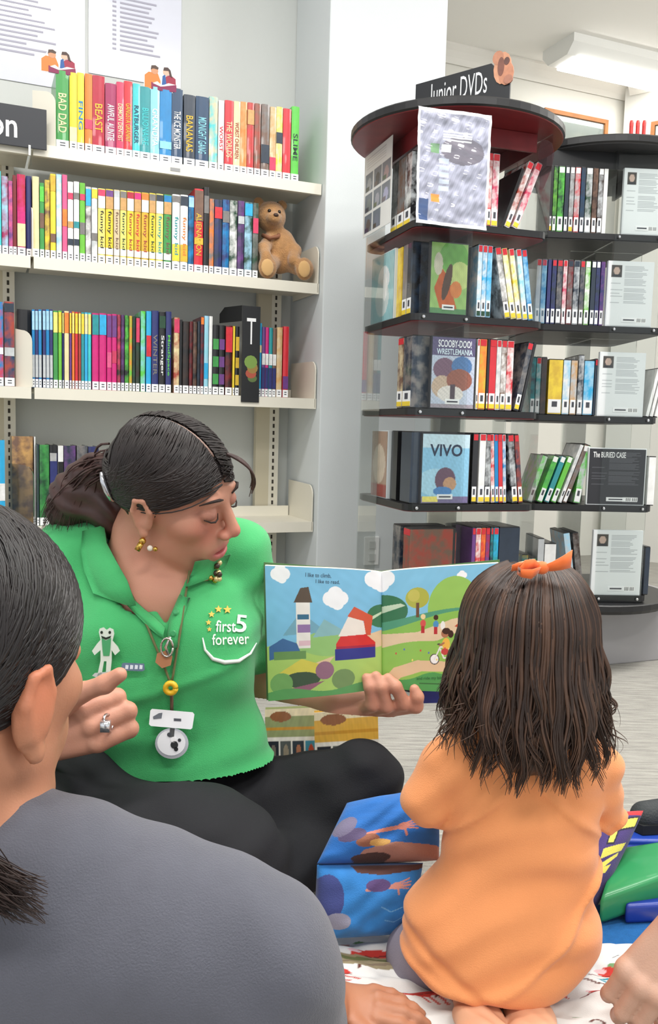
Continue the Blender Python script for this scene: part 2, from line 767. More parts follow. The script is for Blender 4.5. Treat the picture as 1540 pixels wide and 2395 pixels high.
# far room beyond the pier
FC = at_z(1477, 237, CEIL - 0.07)                     # far corner
fl = (FC - J).dot(NB)
fx = (FC - J).dot(U)
structure('wall_far', one('wall_far', mat((228, 226, 218), 0.85), boxes=[((xe - 1.2, fl, 0), (fx, fl + 0.1, CEIL))], loc=J, rot=(0, 0, rz)))
structure('wall_right', one('wall_right', mat((226, 225, 219), 0.85), boxes=[((0, -0.1, 0), (3.2, 0, CEIL))],
                            loc=(FC.x, FC.y, 0), rot=(0, 0, TH - 1.05)))
trim_m = mat((236, 233, 226), 0.7)
pr = [(0, 0), (0, -0.075), (-0.012, -0.08), (-0.03, -0.055), (-0.055, -0.03), (-0.08, -0.012), (-0.075, 0)]
structure('trim_1', MB().prism([(fl + a, CEIL + b) for a, b in pr], xe - 1.2, fx, trim_m, 'x').build('trim_1', loc=J, rot=(0, 0, rz)))
structure('trim_2', MB().prism([(-0.1 + a, CEIL + b) for a, b in pr], 0.03, 3.2, trim_m, 'x').build(
    'trim_2', loc=(FC.x, FC.y, 0), rot=(0, 0, TH - 1.05)))

# ceiling light
cl = at_z(1342, 118, CEIL - 0.09)
LT = empty('ceiling_light', (cl.x, cl.y, CEIL - 0.09), TH, 'long white fluorescent ceiling light with a glowing diffuser', 'ceiling light')
LW = 0.26
MB().prism([(0, 0.09), (0, 0.05), (0.05, 0), (LW - 0.05, 0), (LW, 0.05), (LW, 0.09)], 0, 1.6, mat((236, 236, 232), 0.5), 'x').build('housing', LT)
MB().box((0.06, 0.045, -0.012), (1.54, LW - 0.045, 0.004), mat((255, 253, 248), 0.5, emit=9.0)).build('diffuser', LT, bevel=0.006)

# small sensor bracket on the pier's far edge
sb = loc(xe, 0.06, 0)
q = at(1052, 32, (sb.y))
SB = empty('wall_sensor', (sb.x, sb.y, q.z), TH, 'small cream sensor bracket high on the white pier edge', 'sensor')
MB().box((0, -0.02, -0.03), (0.018, 0.02, 0.02), mat((215, 215, 208), 0.5)).build('body', SB, bevel=0.004)
MB().box((0.0, -0.012, 0.02), (0.012, 0.012, 0.03), mat((190, 190, 185), 0.5)).build('bracket', SB)

# wall socket low on the pier, seen through the clear stand
so = shelf_pick(868, 1288, -0.03)
SO = empty('wall_socket', loc(so[0], -0.03, so[2]), TH, 'white double wall socket low on the pier', 'socket')
MB().box((-0.028, -0.008, -0.05), (0.028, 0, 0.05), mat((228, 230, 228), 0.4)).build('plate', SO, bevel=0.003)
for k in (-1, 1):
    MB().box((-0.011, -0.012, k * 0.022 - 0.012), (0.011, -0.008, k * 0.022 + 0.012), mat((205, 207, 205), 0.4)).build('switch', SO)


def picture_frame(p_lo, p_hi, plane_p, plane_n, rz_, label):
    a, b = at_plane(*p_lo, plane_p, plane_n), at_plane(*p_hi, plane_p, plane_n)
    w = math.hypot(b.x - a.x, b.y - a.y)
    h = 0.5
    o = empty('framed_picture', (a.x, a.y, max(a.z, b.z) - h), rz_, label, 'picture frame')
    wd_ = mat((176, 112, 56), 0.5, var=0.2, vscale=20)
    t = 0.022
    for lo_, hi_ in (((0, 0), (w, t)), ((0, h - t), (w, h)), ((0, t), (t, h - t)), ((w - t, t), (w, h - t))):
        MB().box((lo_[0], -0.025, lo_[1]), (hi_[0], -0.002, hi_[1]), wd_).build('rail', o)
    MB().box((t, -0.012, t), (w - t, -0.002, h - t), mat((214, 214, 205), 0.3, rgb2=(190, 194, 190), vscale=6)).build('print', o)
    MB().box((t, -0.015, t), (w - t, -0.0135, h - t), clear_mat()).build('pane', o)


picture_frame((1270, 256), (1418, 284), loc(0, fl, 0), NB, TH, 'brown wooden picture frame on the far wall behind the disc stands')
n2 = Vector((-math.sin(TH - 1.05), math.cos(TH - 1.05), 0))
picture_frame((1527, 288), (1570, 286), FC - n2 * 0.1, n2, TH - 1.05, 'brown picture frame at the right edge, beyond the far corner')

# laminated lists on the wall above the books
for i, (x0, x1, lab) in enumerate(((-140, 199, 'laminated list poster at the top left corner, cut off by the frame'),
                                   (207, 424, 'laminated list poster on the wall right of the other poster'))):
    a, b = shelf_pick(x0, 60, YB), shelf_pick(x1, 60, YB)
    zb = shelf_pick((x0 + x1) / 2, 190, YB)[2]
    P = empty('wall_poster', loc(a[0], YB, zb), TH, lab, 'poster')
    w, h = b[0] - a[0], 0.48
    MB().box((0, -0.004, 0), (w, -0.001, h), mat((222, 224, 236), 0.16, coat=0.6)).build('sheet', P, bevel=0.001)
    tx = MB()
    inkm = mat((170, 168, 184), 0.5)
    for k in range(26):
        zz = h - 0.06 - k * 0.0145
        if zz < 0.085:
            break
        ww = 0.3 + 0.28 * random.random()
        tx.box((w * 0.33, -0.0052, zz), (w * 0.33 + w * ww * 0.8, -0.0046, zz + 0.0055), inkm)
        tx.box((w * 0.25, -0.0052, zz), (w * 0.29, -0.0046, zz + 0.0055), inkm)
    tx.build('lettering', P)

# ================================================================== THE BOOKCASE
cream = mat((228, 223, 208), 0.45, var=0.02)
cream_d = mat((205, 196, 172), 0.5)
dark_slot = mat((60, 55, 48), 0.8)
ZL = [1.489, 1.170, 0.792, 0.377]                     # underside of each shelf lip
LIP = 0.034
TOPS = [z + LIP for z in ZL]
BC = empty('bookcase', J, TH, 'cream steel bookcase bay with four shelves, right of the joint', 'bookcase')
BL = empty('bookcase', loc(-0.905, 0, 0), TH, 'cream steel bookcase bay at the left edge, mostly out of frame', 'bookcase')


def bay(root, shelves, endl, endr):
    for i in shelves:
        z = ZL[i]
        b = MB()
        b.prism([(0, z), (0.0, z + LIP), (0.235, z + LIP), (0.235, z + LIP - 0.012), (0.012, z + LIP - 0.012), (0.012, z)], 0.002, 0.898, cream, 'x')
        sh = b.build('shelf', root)
        MB().box((0.012, 0.222, z + LIP), (0.888, 0.228, z + LIP + 0.035), cream).build('back_rail', sh)
    for x in ((-0.125,) if endl else ()) + ((0.765,) if endr else ()):
        up = MB().box((x, 0.236, 0.0), (x + 0.05, 0.262, 1.62), cream_d).box((x + 0.05, 0.236, 0), (x + 0.085, 0.25, 1.62), cream).build('upright', root)
        sl = MB()
        for k in range(62):
            sl.box((x + 0.062, 0.2352, 0.05 + k * 0.025), (x + 0.069, 0.2365, 0.064 + k * 0.025), dark_slot)
        sl.build('slots', up)


def end_plate(root, x, z, hgt, dep=0.235, y0=0.0, rzz=0.0, m=cream, name='end_bracket', thick=0.004):
    pts = [(0, 0)]
    for k in range(7):
        a = math.pi * k / 12
        r = 0.035
        pts.append((r - r * math.cos(a), hgt - r + r * math.sin(a)))
    pts += [(dep, hgt + 0.004), (dep, 0)]
    return MB().prism(pts, 0, thick, m, 'x').build(name, root, loc=(x, y0, z), rot=(0, 0, rzz))


bay(BC, (0, 1, 2, 3), True, True)
bay(BL, (0, 1, 2, 3), False, False)
for i in (1, 2, 3):
    end_plate(BC, 0.892, ZL[i] + 0.004, 0.155, name='end_bracket')
MB().box((0.02, -0.0012, ZL[0] + 0.01), (0.05, -0.0002, ZL[0] + 0.02), mat((150, 150, 150), 0.5)).build('shelf_label', BC, loc=(0.38, 0, 0))


def bookend(px_l, px_r, py_top, shelf, label, m=cream, dep=0.12, y0=0.02):
    """loose metal bookend, turned a little so its face shows"""
    a = shelf_pick(px_r, py_top, y0)
    z = TOPS[shelf]
    o = empty('bookend', loc(a[0], y0, z + 0.0006), TH, label, 'bookend')
    # face runs back and to the left until it meets the direction of px_l
    want = (px_r - px_l)
    best = None
    for k in range(0, 70):
        an = k * 0.02
        p = loc(a[0] - math.sin(an) * dep, y0 + math.cos(an) * dep, z)
        d_ = p - Vector((0, 0, CAM_H))
        u = CX + F_PX * d_.x / d_.y
        q0 = loc(a[0], y0, z)
        u0 = CX + F_PX * q0.x / q0.y
        if best is None or abs(u0 - u - want) < best[0]:
            best = (abs(u0 - u - want), an)
    end_plate(o, 0, 0, a[2] - z, dep, 0, best[1], m, 'plate', 0.003)
    MB().box((-0.012, 0.002, 0), (0.0, dep * 0.6, 0.001), m).build('foot', o)
    return o


CN = {'green': (64, 150, 74), 'yellow': (238, 208, 58), 'orange': (238, 128, 48), 'crimson': (178, 28, 56), 'plum': (160, 40, 92),
      'rose': (206, 58, 96), 'red': (208, 42, 54), 'turquoise': (64, 196, 200), 'teal': (38, 146, 152), 'pale cyan': (138, 206, 220),
      'blue': (16, 128, 190), 'navy': (26, 62, 96), 'slate': (40, 52, 68), 'cream': (232, 218, 168), 'white': (236, 236, 234),
      'tan': (204, 158, 98), 'rust': (166, 66, 50), 'brown': (118, 88, 72), 'grey': (122, 118, 116), 'beige': (212, 194, 156),
      'lime': (92, 198, 70), 'pink': (226, 92, 140), 'magenta': (206, 34, 120), 'purple': (108, 62, 130), 'black': (30, 30, 32),
      'dark green': (32, 70, 48), 'pale blue': (160, 206, 230), 'cyan': (44, 170, 222), 'dark red': (120, 28, 34), 'pale yellow': (240, 226, 120),
      'dark brown': (56, 40, 34), 'bright green': (110, 190, 60), 'silver': (190, 194, 196), 'gold': (214, 176, 52), 'indigo': (46, 52, 110)}
paper = mat((226, 218, 198), 0.9, bump=0.3, bscale=400, stretch=(6, 1, 1))
label_m = mat((240, 241, 242), 0.5)
ink = mat((70, 72, 80), 0.6)


def book_parts(root, w, dep, h, color, art=None, label_h=0.024, title=None, tcol=None, bands=(), topband=None):
    """upright book: x thickness, y into the shelf, z up; spine at y=0"""
    c = CN[color]
    cm = mat(c, 0.32, rgb2=CN[art], vscale=26, coat=0.25) if art else mat(c, 0.35, var=0.10, vscale=30, coat=0.25)
    t = 0.0016
    cv = MB()
    bul = min(0.003, w * 0.12)
    sec = [(0, dep), (0, bul), (w * 0.25, 0.0005), (w * 0.5, 0), (w * 0.75, 0.0005), (w, bul), (w, dep), (w - t, dep), (w - t, bul + t), (t, bul + t), (t, dep)]
    cv.prism(sec, 0, h, cm, 'z')
    cv.build('cover', root)
    MB().box((t, bul + t, 0.002), (w - t, dep - 0.003, h - 0.003), paper).build('page_block', root)
    if label_h:
        lb = MB().box((0.0003, -0.0007, 0.001), (w - 0.0003, bul * 0.5, 0.001 + label_h), label_m)
        for k in range(2):
            lb.box((w * 0.3, -0.001, label_h * (0.35 + 0.3 * k)), (w * 0.72, -0.0006, label_h * (0.35 + 0.3 * k) + 0.003), ink)
        lb.build('spine_label', root)
    for z0, z1, bc in bands:
        MB().box((0.0002, -0.0005, h * z0), (w - 0.0002, bul * 0.5, h * z1), mat(CN[bc], 0.4, var=0.15, vscale=60)).build('spine_band', root)
    if title:
        L = h * (0.5 if len(title) > 5 else 0.36)
        M = frame(Vector((w / 2, -0.0009, h * 0.46)), (0, 0, -1), (1, 0, 0))
        text_obj(title, mat(CN[tcol or 'cream'], 0.5), root, M, L, min(w * 0.62, L * 0.3), 0.01, name='spine_title')


def book_row(rows, shelf, ord0, where, kind='book', y0=0.018, dep=0.135, grp=''):
    n = ord0
    for r in rows:
        px0, px1, pyt, color = r[:4]
        kw = dict(r[4]) if len(r) > 4 else {}
        n += 1
        zt = TOPS[shelf]
        pym = pyt + 40
        a, b = shelf_pick(px0, pym, y0), shelf_pick(px1, pym, y0)
        top = shelf_pick((px0 + px1) / 2, pyt, y0)[2]
        w = b[0] - a[0] - 0.0010
        ang = kw.pop('turn', 0.0)
        d = kw.pop('dep', dep)
        desc = kw.pop('desc', color)
        o = empty('book', loc(a[0], y0 + random.random() * 0.002, zt + 0.0006), TH + ang,
                  '%s %s on the %s shelf of the cream bookcase, %s from the left' % (desc, kind, where, nth(n)), 'book', grp)
        book_parts(o, w, d, top - zt, color, **kw)
    return n


def T(t, c='cream', **k):
    return dict(title=t, tcol=c, **k)


S1 = [(131, 162, 165, 'green', T('BAD DAD', 'cream', turn=0.0, dep=0.15, art='green')), (163, 181, 170, 'yellow', dict(bands=[(.1, .3, 'cream')])),
      (181, 198, 170, 'yellow', T('FING', 'blue')), (199, 217, 173, 'orange', dict(bands=[(.3, .42, 'rose')])), (217, 246, 177, 'crimson', T('BEAST', 'gold')),
      (247, 273, 195, 'plum', T('AWFUL AUNTIE', 'white')), (273, 291, 192, 'rose', T('DEMON DENTIST', 'cream')), (291, 311, 190, 'red', T('GANGSTA GRANNY', 'gold')),
      (311, 329, 196, 'turquoise', T('RATBURGER', 'navy')), (329, 353, 203, 'teal', T('BILLIONAIRE', 'turquoise')), (353, 375, 203, 'pale cyan', T('GRANDPA', 'white')),
      (375, 403, 210, 'blue', dict(bands=[(.2, .3, 'pale cyan')])), (403, 429, 208, 'navy', T('THE ICE MONSTER', 'white')), (431, 458, 222, 'slate', T('BANANAS', 'gold')),
      (459, 490, 226, 'navy', T('MIDNIGHT GANG', 'pale cyan')), (491, 511, 226, 'beige', dict(art='turquoise')), (512, 526, 235, 'white', T('WORST', 'red')),
      (527, 548, 235, 'red', T('THE WORLDS', 'cream')), (548, 564, 237, 'cream', T('WORST CHILDREN', 'rust')), (564, 580, 238, 'tan', dict(art='orange')),
      (580, 596, 240, 'rust', dict(art='red', bands=[(.7, .9, 'tan')])), (597, 612, 242, 'brown', dict(art='rust')), (613, 632, 244, 'grey', dict(art='brown', bands=[(.2, .45, 'slate')])),
      (633, 648, 250, 'beige', dict(art='tan', bands=[(.12, .3, 'rose')])), (648, 663, 250, 'yellow', dict(art='cream', bands=[(.5, .65, 'slate')])),
      (664, 683, 254, 'red'), (684, 702, 249, 'lime', T('SLIME', 'dark green'))]
book_row(S1, 0, 0, 'top', 'hardback', grp='hardbacks on the top shelf')

S2L = [(-8, 3, 400, 'turquoise'), (4, 19, 412, 'plum', dict(art='pale blue')), (20, 30, 423, 'purple', dict(art='pink')), (30, 39, 410, 'dark red'),
       (40, 60, 408, 'crimson', dict(art='magenta', bands=[(.12, .4, 'cream'), (.4, .55, 'magenta')]))]
S2 = [(76, 92, 413, 'cream'), (93, 104, 428, 'green', dict(bands=[(.4, .6, 'brown'), (.75, .95, 'lime')])), (105, 117, 421, 'yellow', dict(art='brown')),
      (118, 131, 407, 'yellow', dict(bands=[(.2, .3, 'brown'), (.8, .98, 'gold')])), (132, 145, 408, 'pale blue', dict(art='white')), (146, 158, 409, 'pink', dict(bands=[(.4, .6, 'orange')])),
      (159, 172, 425, 'white', dict(bands=[(.42, .5, 'tan'), (.78, .86, 'rose'), (.2, .28, 'slate')])), (173, 186, 425, 'white', dict(bands=[(.42, .5, 'teal'), (.78, .86, 'grey'), (.2, .28, 'slate')])),
      (187, 200, 428, 'bright green', dict(bands=[(.35, .5, 'grey'), (.78, .86, 'rose')])), (201, 214, 437, 'white', dict(art='grey', bands=[(.75, .97, 'cyan')])),
      (215, 229, 439, 'silver', dict(art='white', bands=[(.86, .98, 'yellow'), (.3, .4, 'grey')]))]
fk = [('rose', 'black'), ('purple', 'black'), ('silver', 'brown'), ('grey', 'dark green'), ('crimson', 'rust'), ('magenta', 'red'), ('orange', 'rust'), ('grey', 'dark green'), ('slate', 'teal'), ('blue', 'brown')]
fx0 = [230, 248, 267, 282, 298, 315, 332, 350, 366, 384, 403]
for i, (tc_, xc_) in enumerate(fk):
    S2.append((fx0[i], fx0[i + 1] - 1, 441 + i * 1.6, ['pale yellow', 'yellow', 'beige', 'pale yellow', 'yellow', 'gold', 'orange', 'yellow', 'pale yellow', 'green'][i] if i != 6 else 'gold',
               dict(title='funny kid', tcol=xc_, bands=[(.90, .985, tc_), (.74, .90, 'tan' if i % 2 else 'white'), (.13, .22, 'white')])))
S2 += [(404, 422, 455, 'white', T('funny kid', 'teal', bands=[(.13, .35, 'yellow'), (.9, .98, 'grey')])), (423, 441, 456, 'white', T('funny kid', 'orange', bands=[(.13, .35, 'gold'), (.86, .98, 'slate')])),
       (442, 455, 458, 'blue', dict(art='navy', bands=[(.85, .98, 'pale blue')])), (456, 477, 442, 'red', T('ALIENATION', 'gold', bands=[(.62, .98, 'brown'), (.34, .42, 'gold')])),
       (478, 490, 438, 'black', dict(bands=[(.7, .9, 'grey')])), (491, 502, 465, 'grey', dict(art='orange')), (503, 521, 467, 'slate', dict(art='indigo', bands=[(.75, .9, 'red')])),
       (522, 538, 467, 'indigo', dict(art='blue', bands=[(.7, .85, 'grey')])), (539, 557, 469, 'dark green', dict(art='white')), (558, 573, 470, 'purple', dict(art='slate', bands=[(.7, .8, 'silver')])),
       (574, 592, 473, 'dark green', dict(art='pale blue', bands=[(.82, .98, 'cyan')])), (593, 606, 475, 'dark green', dict(art='grey', bands=[(.6, .8, 'rose')]))]
n = book_row(S2L, 1, 0, 'second', 'paperback', grp='paperbacks on the second shelf')
n = book_row([(61, 74, 412, 'indigo')], 1, n, 'second', 'paperback', grp='paperbacks on the second shelf', y0=0.03)
book_row(S2, 1, n, 'second', 'paperback', grp='paperbacks on the second shelf', dep=0.13)

S3L = [(-10, 8, 706, 'blue', dict(art='red', bands=[(.38, .46, 'white')])), (10, 34, 706, 'rust', dict(art='navy', bands=[(.36, .46, 'silver'), (.88, .98, 'slate')]))]
n = book_row(S3L, 2, 0, 'third', 'comic book', grp='books on the third shelf')
bwb = dict(bands=[(.74, .98, 'pale blue'), (.13, .42, 'silver')])
n = book_row([(40, 73, 724, 'black')], 2, n, 'third', 'boxed book', grp='books on the third shelf', y0=0.045, dep=0.115)
S3 = []
S3 += [(a, b, 724, 'indigo' if i % 2 else 'blue', bwb) for i, (a, b) in enumerate(((75, 82), (82.5, 90), (90.5, 98), (100, 107.5), (108, 116), (116.5, 124)))]
yb = lambda c: dict(bands=[(.72, .98, c)])
S3 += [(125, 136, 727, 'green', yb('pale yellow')), (137, 145, 727, 'bright green', yb('yellow')), (146, 150, 729, 'indigo', yb('pale yellow')), (151, 162, 728, 'cream', yb('orange')),
       (163, 168, 729, 'purple', yb('yellow')), (169, 175, 729, 'orange', yb('pale yellow')), (176, 183, 730, 'red', yb('yellow')), (184, 190, 730, 'rust', yb('pale yellow')),
       (190.5, 198, 731, 'teal', yb('yellow')), (198.5, 206, 731, 'cyan', yb('cream')), (206.5, 214, 732, 'turquoise', yb('pale yellow')),
       (216, 232, 733, 'magenta', yb('teal')), (233, 250, 733, 'magenta', yb('cyan')), (251, 262, 735, 'magenta', dict(bands=[(.7, .98, 'purple'), (.3, .5, 'pink')])), (262.5, 274, 735, 'magenta', dict(bands=[(.7, .98, 'purple'), (.36, .52, 'rose')])),
       (275, 283, 736, 'dark brown', dict(art='rose')), (284, 292, 737, 'black', dict(art='purple')), (293, 302, 738, 'black', dict(art='lime')), (303, 310, 739, 'bright green', dict(art='orange')),
       (311, 318, 740, 'dark green', dict(art='black')), (319, 328, 741, 'dark brown', dict(art='dark green', bands=[(.66, .98, 'rose')])), (330, 341, 728, 'lime', dict(art='pale cyan')),
       (343, 355, 728, 'cyan', dict(bands=[(.44, .7, 'red')])), (356, 372, 727, 'indigo', dict(title='WINTER', tcol='grey')), (373, 388, 730, 'black', T('Stranger', 'white', bands=[(.8, .95, 'dark green')])),
       (389, 402, 729, 'indigo', T('MindSpace', 'lime')), (408, 421, 743, 'rust', dict(art='cream', bands=[(.8, .98, 'rose')])), (421.5, 428, 748, 'black'), (429, 443, 752, 'dark brown', dict(art='black')),
       (444, 452, 752, 'dark red', dict(art='black')), (453, 462, 753, 'black', dict(art='brown')), (463, 470, 752, 'slate', dict(art='black')), (470.5, 478, 741, 'dark red', dict(art='slate', bands=[(.9, .99, 'orange')])),
       (479, 489, 739, 'pale blue', dict(art='pale cyan', bands=[(.2, .4, 'cyan')])), (490, 498, 740, 'white'), (499, 513, 760, 'black', dict(bands=[(.15, .3, 'green'), (.4, .55, 'green'), (.65, .8, 'green')])),
       (514, 527, 761, 'black', dict(bands=[(.15, .3, 'purple'), (.4, .55, 'purple'), (.65, .8, 'purple')])), (529, 545, 762, 'dark red', dict(art='black', bands=[(.62, .98, 'red')])),
       (546, 551, 763, 'yellow'), (552, 561, 764, 'black', dict(bands=[(.15, .3, 'gold'), (.4, .55, 'gold'), (.65, .85, 'gold')]))]
n = book_row(S3, 2, n, 'third', 'paperback', grp='books on the third shelf', dep=0.115)
S3R = [(606, 613.5, 756, 'cyan', dict(bands=[(.6, .7, 'cream')]))]
S3R += [(a, b, 765 + i, c, dict(bands=[(.12, .42, 'indigo'), (.46, .62, 'white')])) for i, (a, b, c) in enumerate(((614, 622, 'purple'), (622.5, 630, 'magenta'), (630.5, 639, 'teal'), (639.5, 648, 'brown')))]
S3R += [(649, 662, 766, 'tan', dict(art='beige')), (664, 677, 764, 'red', dict(bands=[(.12, .3, 'purple')]))]
book_row(S3R, 2, n, 'third', 'paperback', grp='books on the third shelf', dep=0.115)

n = book_row([(-6, 12, 1030, 'cyan', dict(bands=[(.3, .5, 'white')]))], 3, 0, 'bottom', 'book', grp='books on the bottom shelf')
n = book_row([(28, 78, 1021, 'brown', dict(art='tan', label_h=0, desc='broad brown boxed')), (80, 84, 1022, 'white')], 3, n, 'bottom', 'book', grp='books on the bottom shelf', y0=0.05)
S4 = [(86, 92, 1040, 'slate', dict(art='dark green')), (93, 116, 1041, 'green', dict(art='dark green')), (117, 135, 1041, 'black', dict(bands=[(.5, .9, 'indigo'), (.8, .9, 'white')])),
      (136, 149, 1043, 'white', dict(bands=[(.5, .8, 'black')])), (150, 178, 1043, 'slate', dict(art='purple')), (180, 206, 1043, 'grey', dict(art='slate')), (207, 232, 1045, 'indigo', dict(art='black'))]
book_row(S4, 3, n, 'bottom', 'book', grp='books on the bottom shelf')

bookend(78, 129, 212, 0, 'cream rounded bookend on the top shelf beside the first green hardback', dep=0.072, y0=0.006)
bookend(63, 75, 480, 1, 'cream bookend on the second shelf at the bay joint', dep=0.12, y0=0.006)
bookend(36, 74, 772, 2, 'cream rounded bookend on the third shelf at the bay joint', dep=0.055, y0=0.006)
bookend(20, 78, 1089, 3, 'clear grey bookend on the bottom shelf before the brown boxed book', m=clear_mat((0.82, 0.84, 0.83), 0.12), dep=0.084, y0=0.006)

# black letter divider on the third shelf
a, b = shelf_pick(563, 940, 0.0), shelf_pick(605, 940, 0.0)
zt = shelf_pick(585, 716, 0.0)[2]
DV = empty('letter_divider', loc(a[0], -0.002, a[2]), TH, 'black letter divider marked T between books on the third shelf', 'divider')
blk = mat((28, 29, 31), 0.4)
w, h = b[0] - a[0], zt - a[2]
MB().box((0, -0.003, 0), (w, 0, h), blk).build('face', DV, bevel=0.001)
zs = TOPS[2] - a[2]
zs = shelf_pick(540, 752, 0.03)[2] - a[2]
MB().prism([(0, zs), (0, h), (0.085, h), (0.11, h - 0.02), (0.11, zs)], -0.003, -0.001, blk, 'x').build('wing', DV, rot=(0, 0, 0.42))
text_obj('T', mat((238, 238, 238), 0.5), DV, frame(Vector((w * 0.5, -0.0036, h * 0.74)), (1, 0, 0), (0, 0, 1)), w * 0.5, h * 0.27, 0.0)
art_ = MB()
for cx_, cz_, rx_, rz_, c_ in ((0.5, 0.42, 0.36, 0.07, (120, 150, 70)), (0.6, 0.36, 0.3, 0.06, (150, 120, 60)), (0.52, 0.3, 0.3, 0.05, (170, 80, 60)), (0.6, 0.25, 0.26, 0.04, (90, 110, 60))):
    art_.prism([(w * (cx_ + rx_ * math.cos(t * .524)), h * (cz_ + rz_ * math.sin(t * .524))) for t in range(12)], -0.0034 - 0.0001 * cz_, -0.0031, mat(c_, 0.5), 'y')
art_.build('picture', DV)

# hanging section sign of the left bay, text cut off by the frame
a, b = shelf_pick(-170, 300, -0.012), shelf_pick(109, 300, -0.012)
zt, zb = shelf_pick(60, 250, -0.012)[2], shelf_pick(60, 346, -0.012)[2]
SG = empty('shelf_sign', loc(a[0], -0.012, zb), TH, 'black section sign with white lettering on the top shelf edge', 'sign')
w, h = b[0] - a[0], zt - zb
MB().box((0, -0.004, 0), (w, 0, h), mat((38, 40, 46), 0.45)).build('panel', SG, bevel=0.0018)
e_ = shelf_pick(40, 300, -0.012)
t_ = text_obj('Fiction', mat((245, 245, 245), 0.5), SG, Matrix.Identity(4), h * 1.75, h * 0.6, 0.012, align='RIGHT')
xs_ = [v.co.x for v in t_.data.vertices]
t_.data.transform(frame(Vector((e_[0] - a[0] - max(xs_), -0.0045, h * 0.5)), (1, 0, 0), (0, 0, 1)))
MB().box((w - 0.05, -0.006, -0.02), (w - 0.044, 0.002, 0.008), mat((220, 220, 215), 0.3)).build('clip', SG)
sh_ = shelf_pick(74, 380, 0)
tk = empty('shelf_ticket_holder', loc(sh_[0] - 0.005, -0.003, ZL[0] - 0.03), TH, 'clear plastic ticket holder hanging at the top shelf joint', 'ticket holder')
MB().box((0, -0.001, 0), (0.006, 0.002, 0.075), clear_mat((0.85, 0.86, 0.84), 0.1)).build('strip', tk)


# cut-out figures of two readers standing on the top books
def reader_cutout(px0, px1, py0, py1, label):
    a, b = shelf_pick(px0, (py0 + py1) / 2, 0.022), shelf_pick(px1, (py0 + py1) / 2, 0.022)
    z0, z1 = shelf_pick(px0, py1, 0.022)[2], shelf_pick(px0, py0, 0.022)[2]
    w, h = b[0] - a[0], z1 - z0
    o = empty('reader_cutout', loc(a[0], 0.022, z0), TH, label, 'cutout', 'cut-out figures of two readers on the top books')

    def blob(nm, pts, c, y):
        MB().prism([(x * w, z * h) for x, z in pts], -y, -y + 0.0012 if y else 0.0012, mat(c, 0.5), 'y').build(nm, o)
    E = lambda cx, cz, rx, rz: [(cx + rx * math.cos(t * math.pi / 8), cz + rz * math.sin(t * math.pi / 8)) for t in range(16)]
    blob('backing', [(0, 0), (0, .6), (.12, .72), (.22, .98), (.4, 1), (.5, .78), (.58, 1), (.75, 1), (.85, .75), (.98, .6), (1, 0.05), (.9, 0)], (236, 236, 238), 0)
    blob('orange_shirt', [(.02, .03), (.02, .55), (.14, .7), (.42, .68), (.5, .4), (.5, .05)], (226, 122, 50), .0008)
    blob('maroon_shirt', [(.62, .1), (.66, .62), (.8, .72), (.96, .58), (.98, .1)], (150, 34, 62), .0008)
    blob('blue_shirt', [(.54, .25), (.56, .62), (.64, .7), (.68, .3)], (30, 84, 150), .0010)
    blob('head', E(.32, .78, .11, .15), (196, 140, 104), .0012)
    blob('hair', [(.2, .8), (.22, .97), (.34, 1), (.44, .92), (.42, .84), (.28, .86)], (74, 52, 40), .0016)
    blob('head', E(.67, .8, .1, .14), (214, 172, 150), .0012)
    blob('hair', [(.58, .84), (.6, .98), (.72, 1), (.8, .9), (.86, .6), (.78, .66), (.74, .86)], (66, 44, 38), .0016)
    blob('open_book', [(.22, .02), (.22, .3), (.5, .2), (.62, .24), (.98, .34), (1, .05), (.6, .0)], (128, 24, 74), .0020)
    blob('pages', [(.26, .26), (.4, .36), (.52, .24), (.6, .26), (.74, .36), (.96, .34), (.6, .2), (.5, .17)], (240, 238, 236), .0022)


reader_cutout(95, 178, 111, 166, 'cut-out of two readers above the first green hardback')
reader_cutout(337, 414, 148, 206, 'cut-out of two readers above the teal and blue hardbacks')

# ------------------------------------------------------------------ plush bear on the second shelf
def sp(px, py, y):
    return Vector(shelf_pick(px, py, y))


bear_y = 0.10
BR = empty('plush_bear', loc(sp(668, 655, bear_y)[0], bear_y, TOPS[1] + 0.004), TH, 'brown plush bear sitting at the right end of the second shelf', 'plush toy')
o0 = np.array((sp(668, 655, bear_y)[0], bear_y, TOPS[1]))


def bl(px, py, dy):
    return np.array(sp(px, py, bear_y + dy)) - o0


s = Solid((-0.13, -0.12, -0.01), (0.13, 0.11, 0.29), 0.004)
s.ell(bl(655, 590, 0.0), (0.055, 0.05, 0.075), 0.02)
hd = bl(634, 510, -0.01)
s.ell(hd, (0.05, 0.046, 0.05), 0.015)
s.ell(hd + np.array((-0.004, -0.045, -0.014)), (0.024, 0.02, 0.018), 0.012)
s.ell(hd + np.array((-0.042, 0.005, 0.042)), (0.018, 0.01, 0.018), 0.006)
s.ell(hd + np.array((0.04, 0.005, 0.042)), (0.018, 0.01, 0.018), 0.006)
for px_, py_, tx, ty in ((640, 615, 626, 628), (675, 620, 712, 632)):
    s.cap(bl(px_, py_, -0.02), bl(tx, ty, -0.07), 0.026, 0.028, 0.012)
    s.ell(bl(tx, ty, -0.085), (0.031, 0.018, 0.037), 0.012)
s.chain([bl(668, 560, -0.01), bl(690, 590, -0.04), bl(686, 612, -0.07)], [0.02, 0.02, 0.018], 0.012)
s.chain([bl(632, 560, -0.01), bl(616, 585, -0.05), bl(622, 600, -0.08)], [0.02, 0.02, 0.018], 0.012)
s.ripple(lambda x, y, z: 0.0009 * np.sin(x * 420) * np.sin(y * 390 + 1) * np.sin(z * 410))
plush = mat((176, 130, 82), 0.95, var=0.14, vscale=60, bump=0.5, bscale=260, sheen=0.5)
v_, q_ = s.surface()
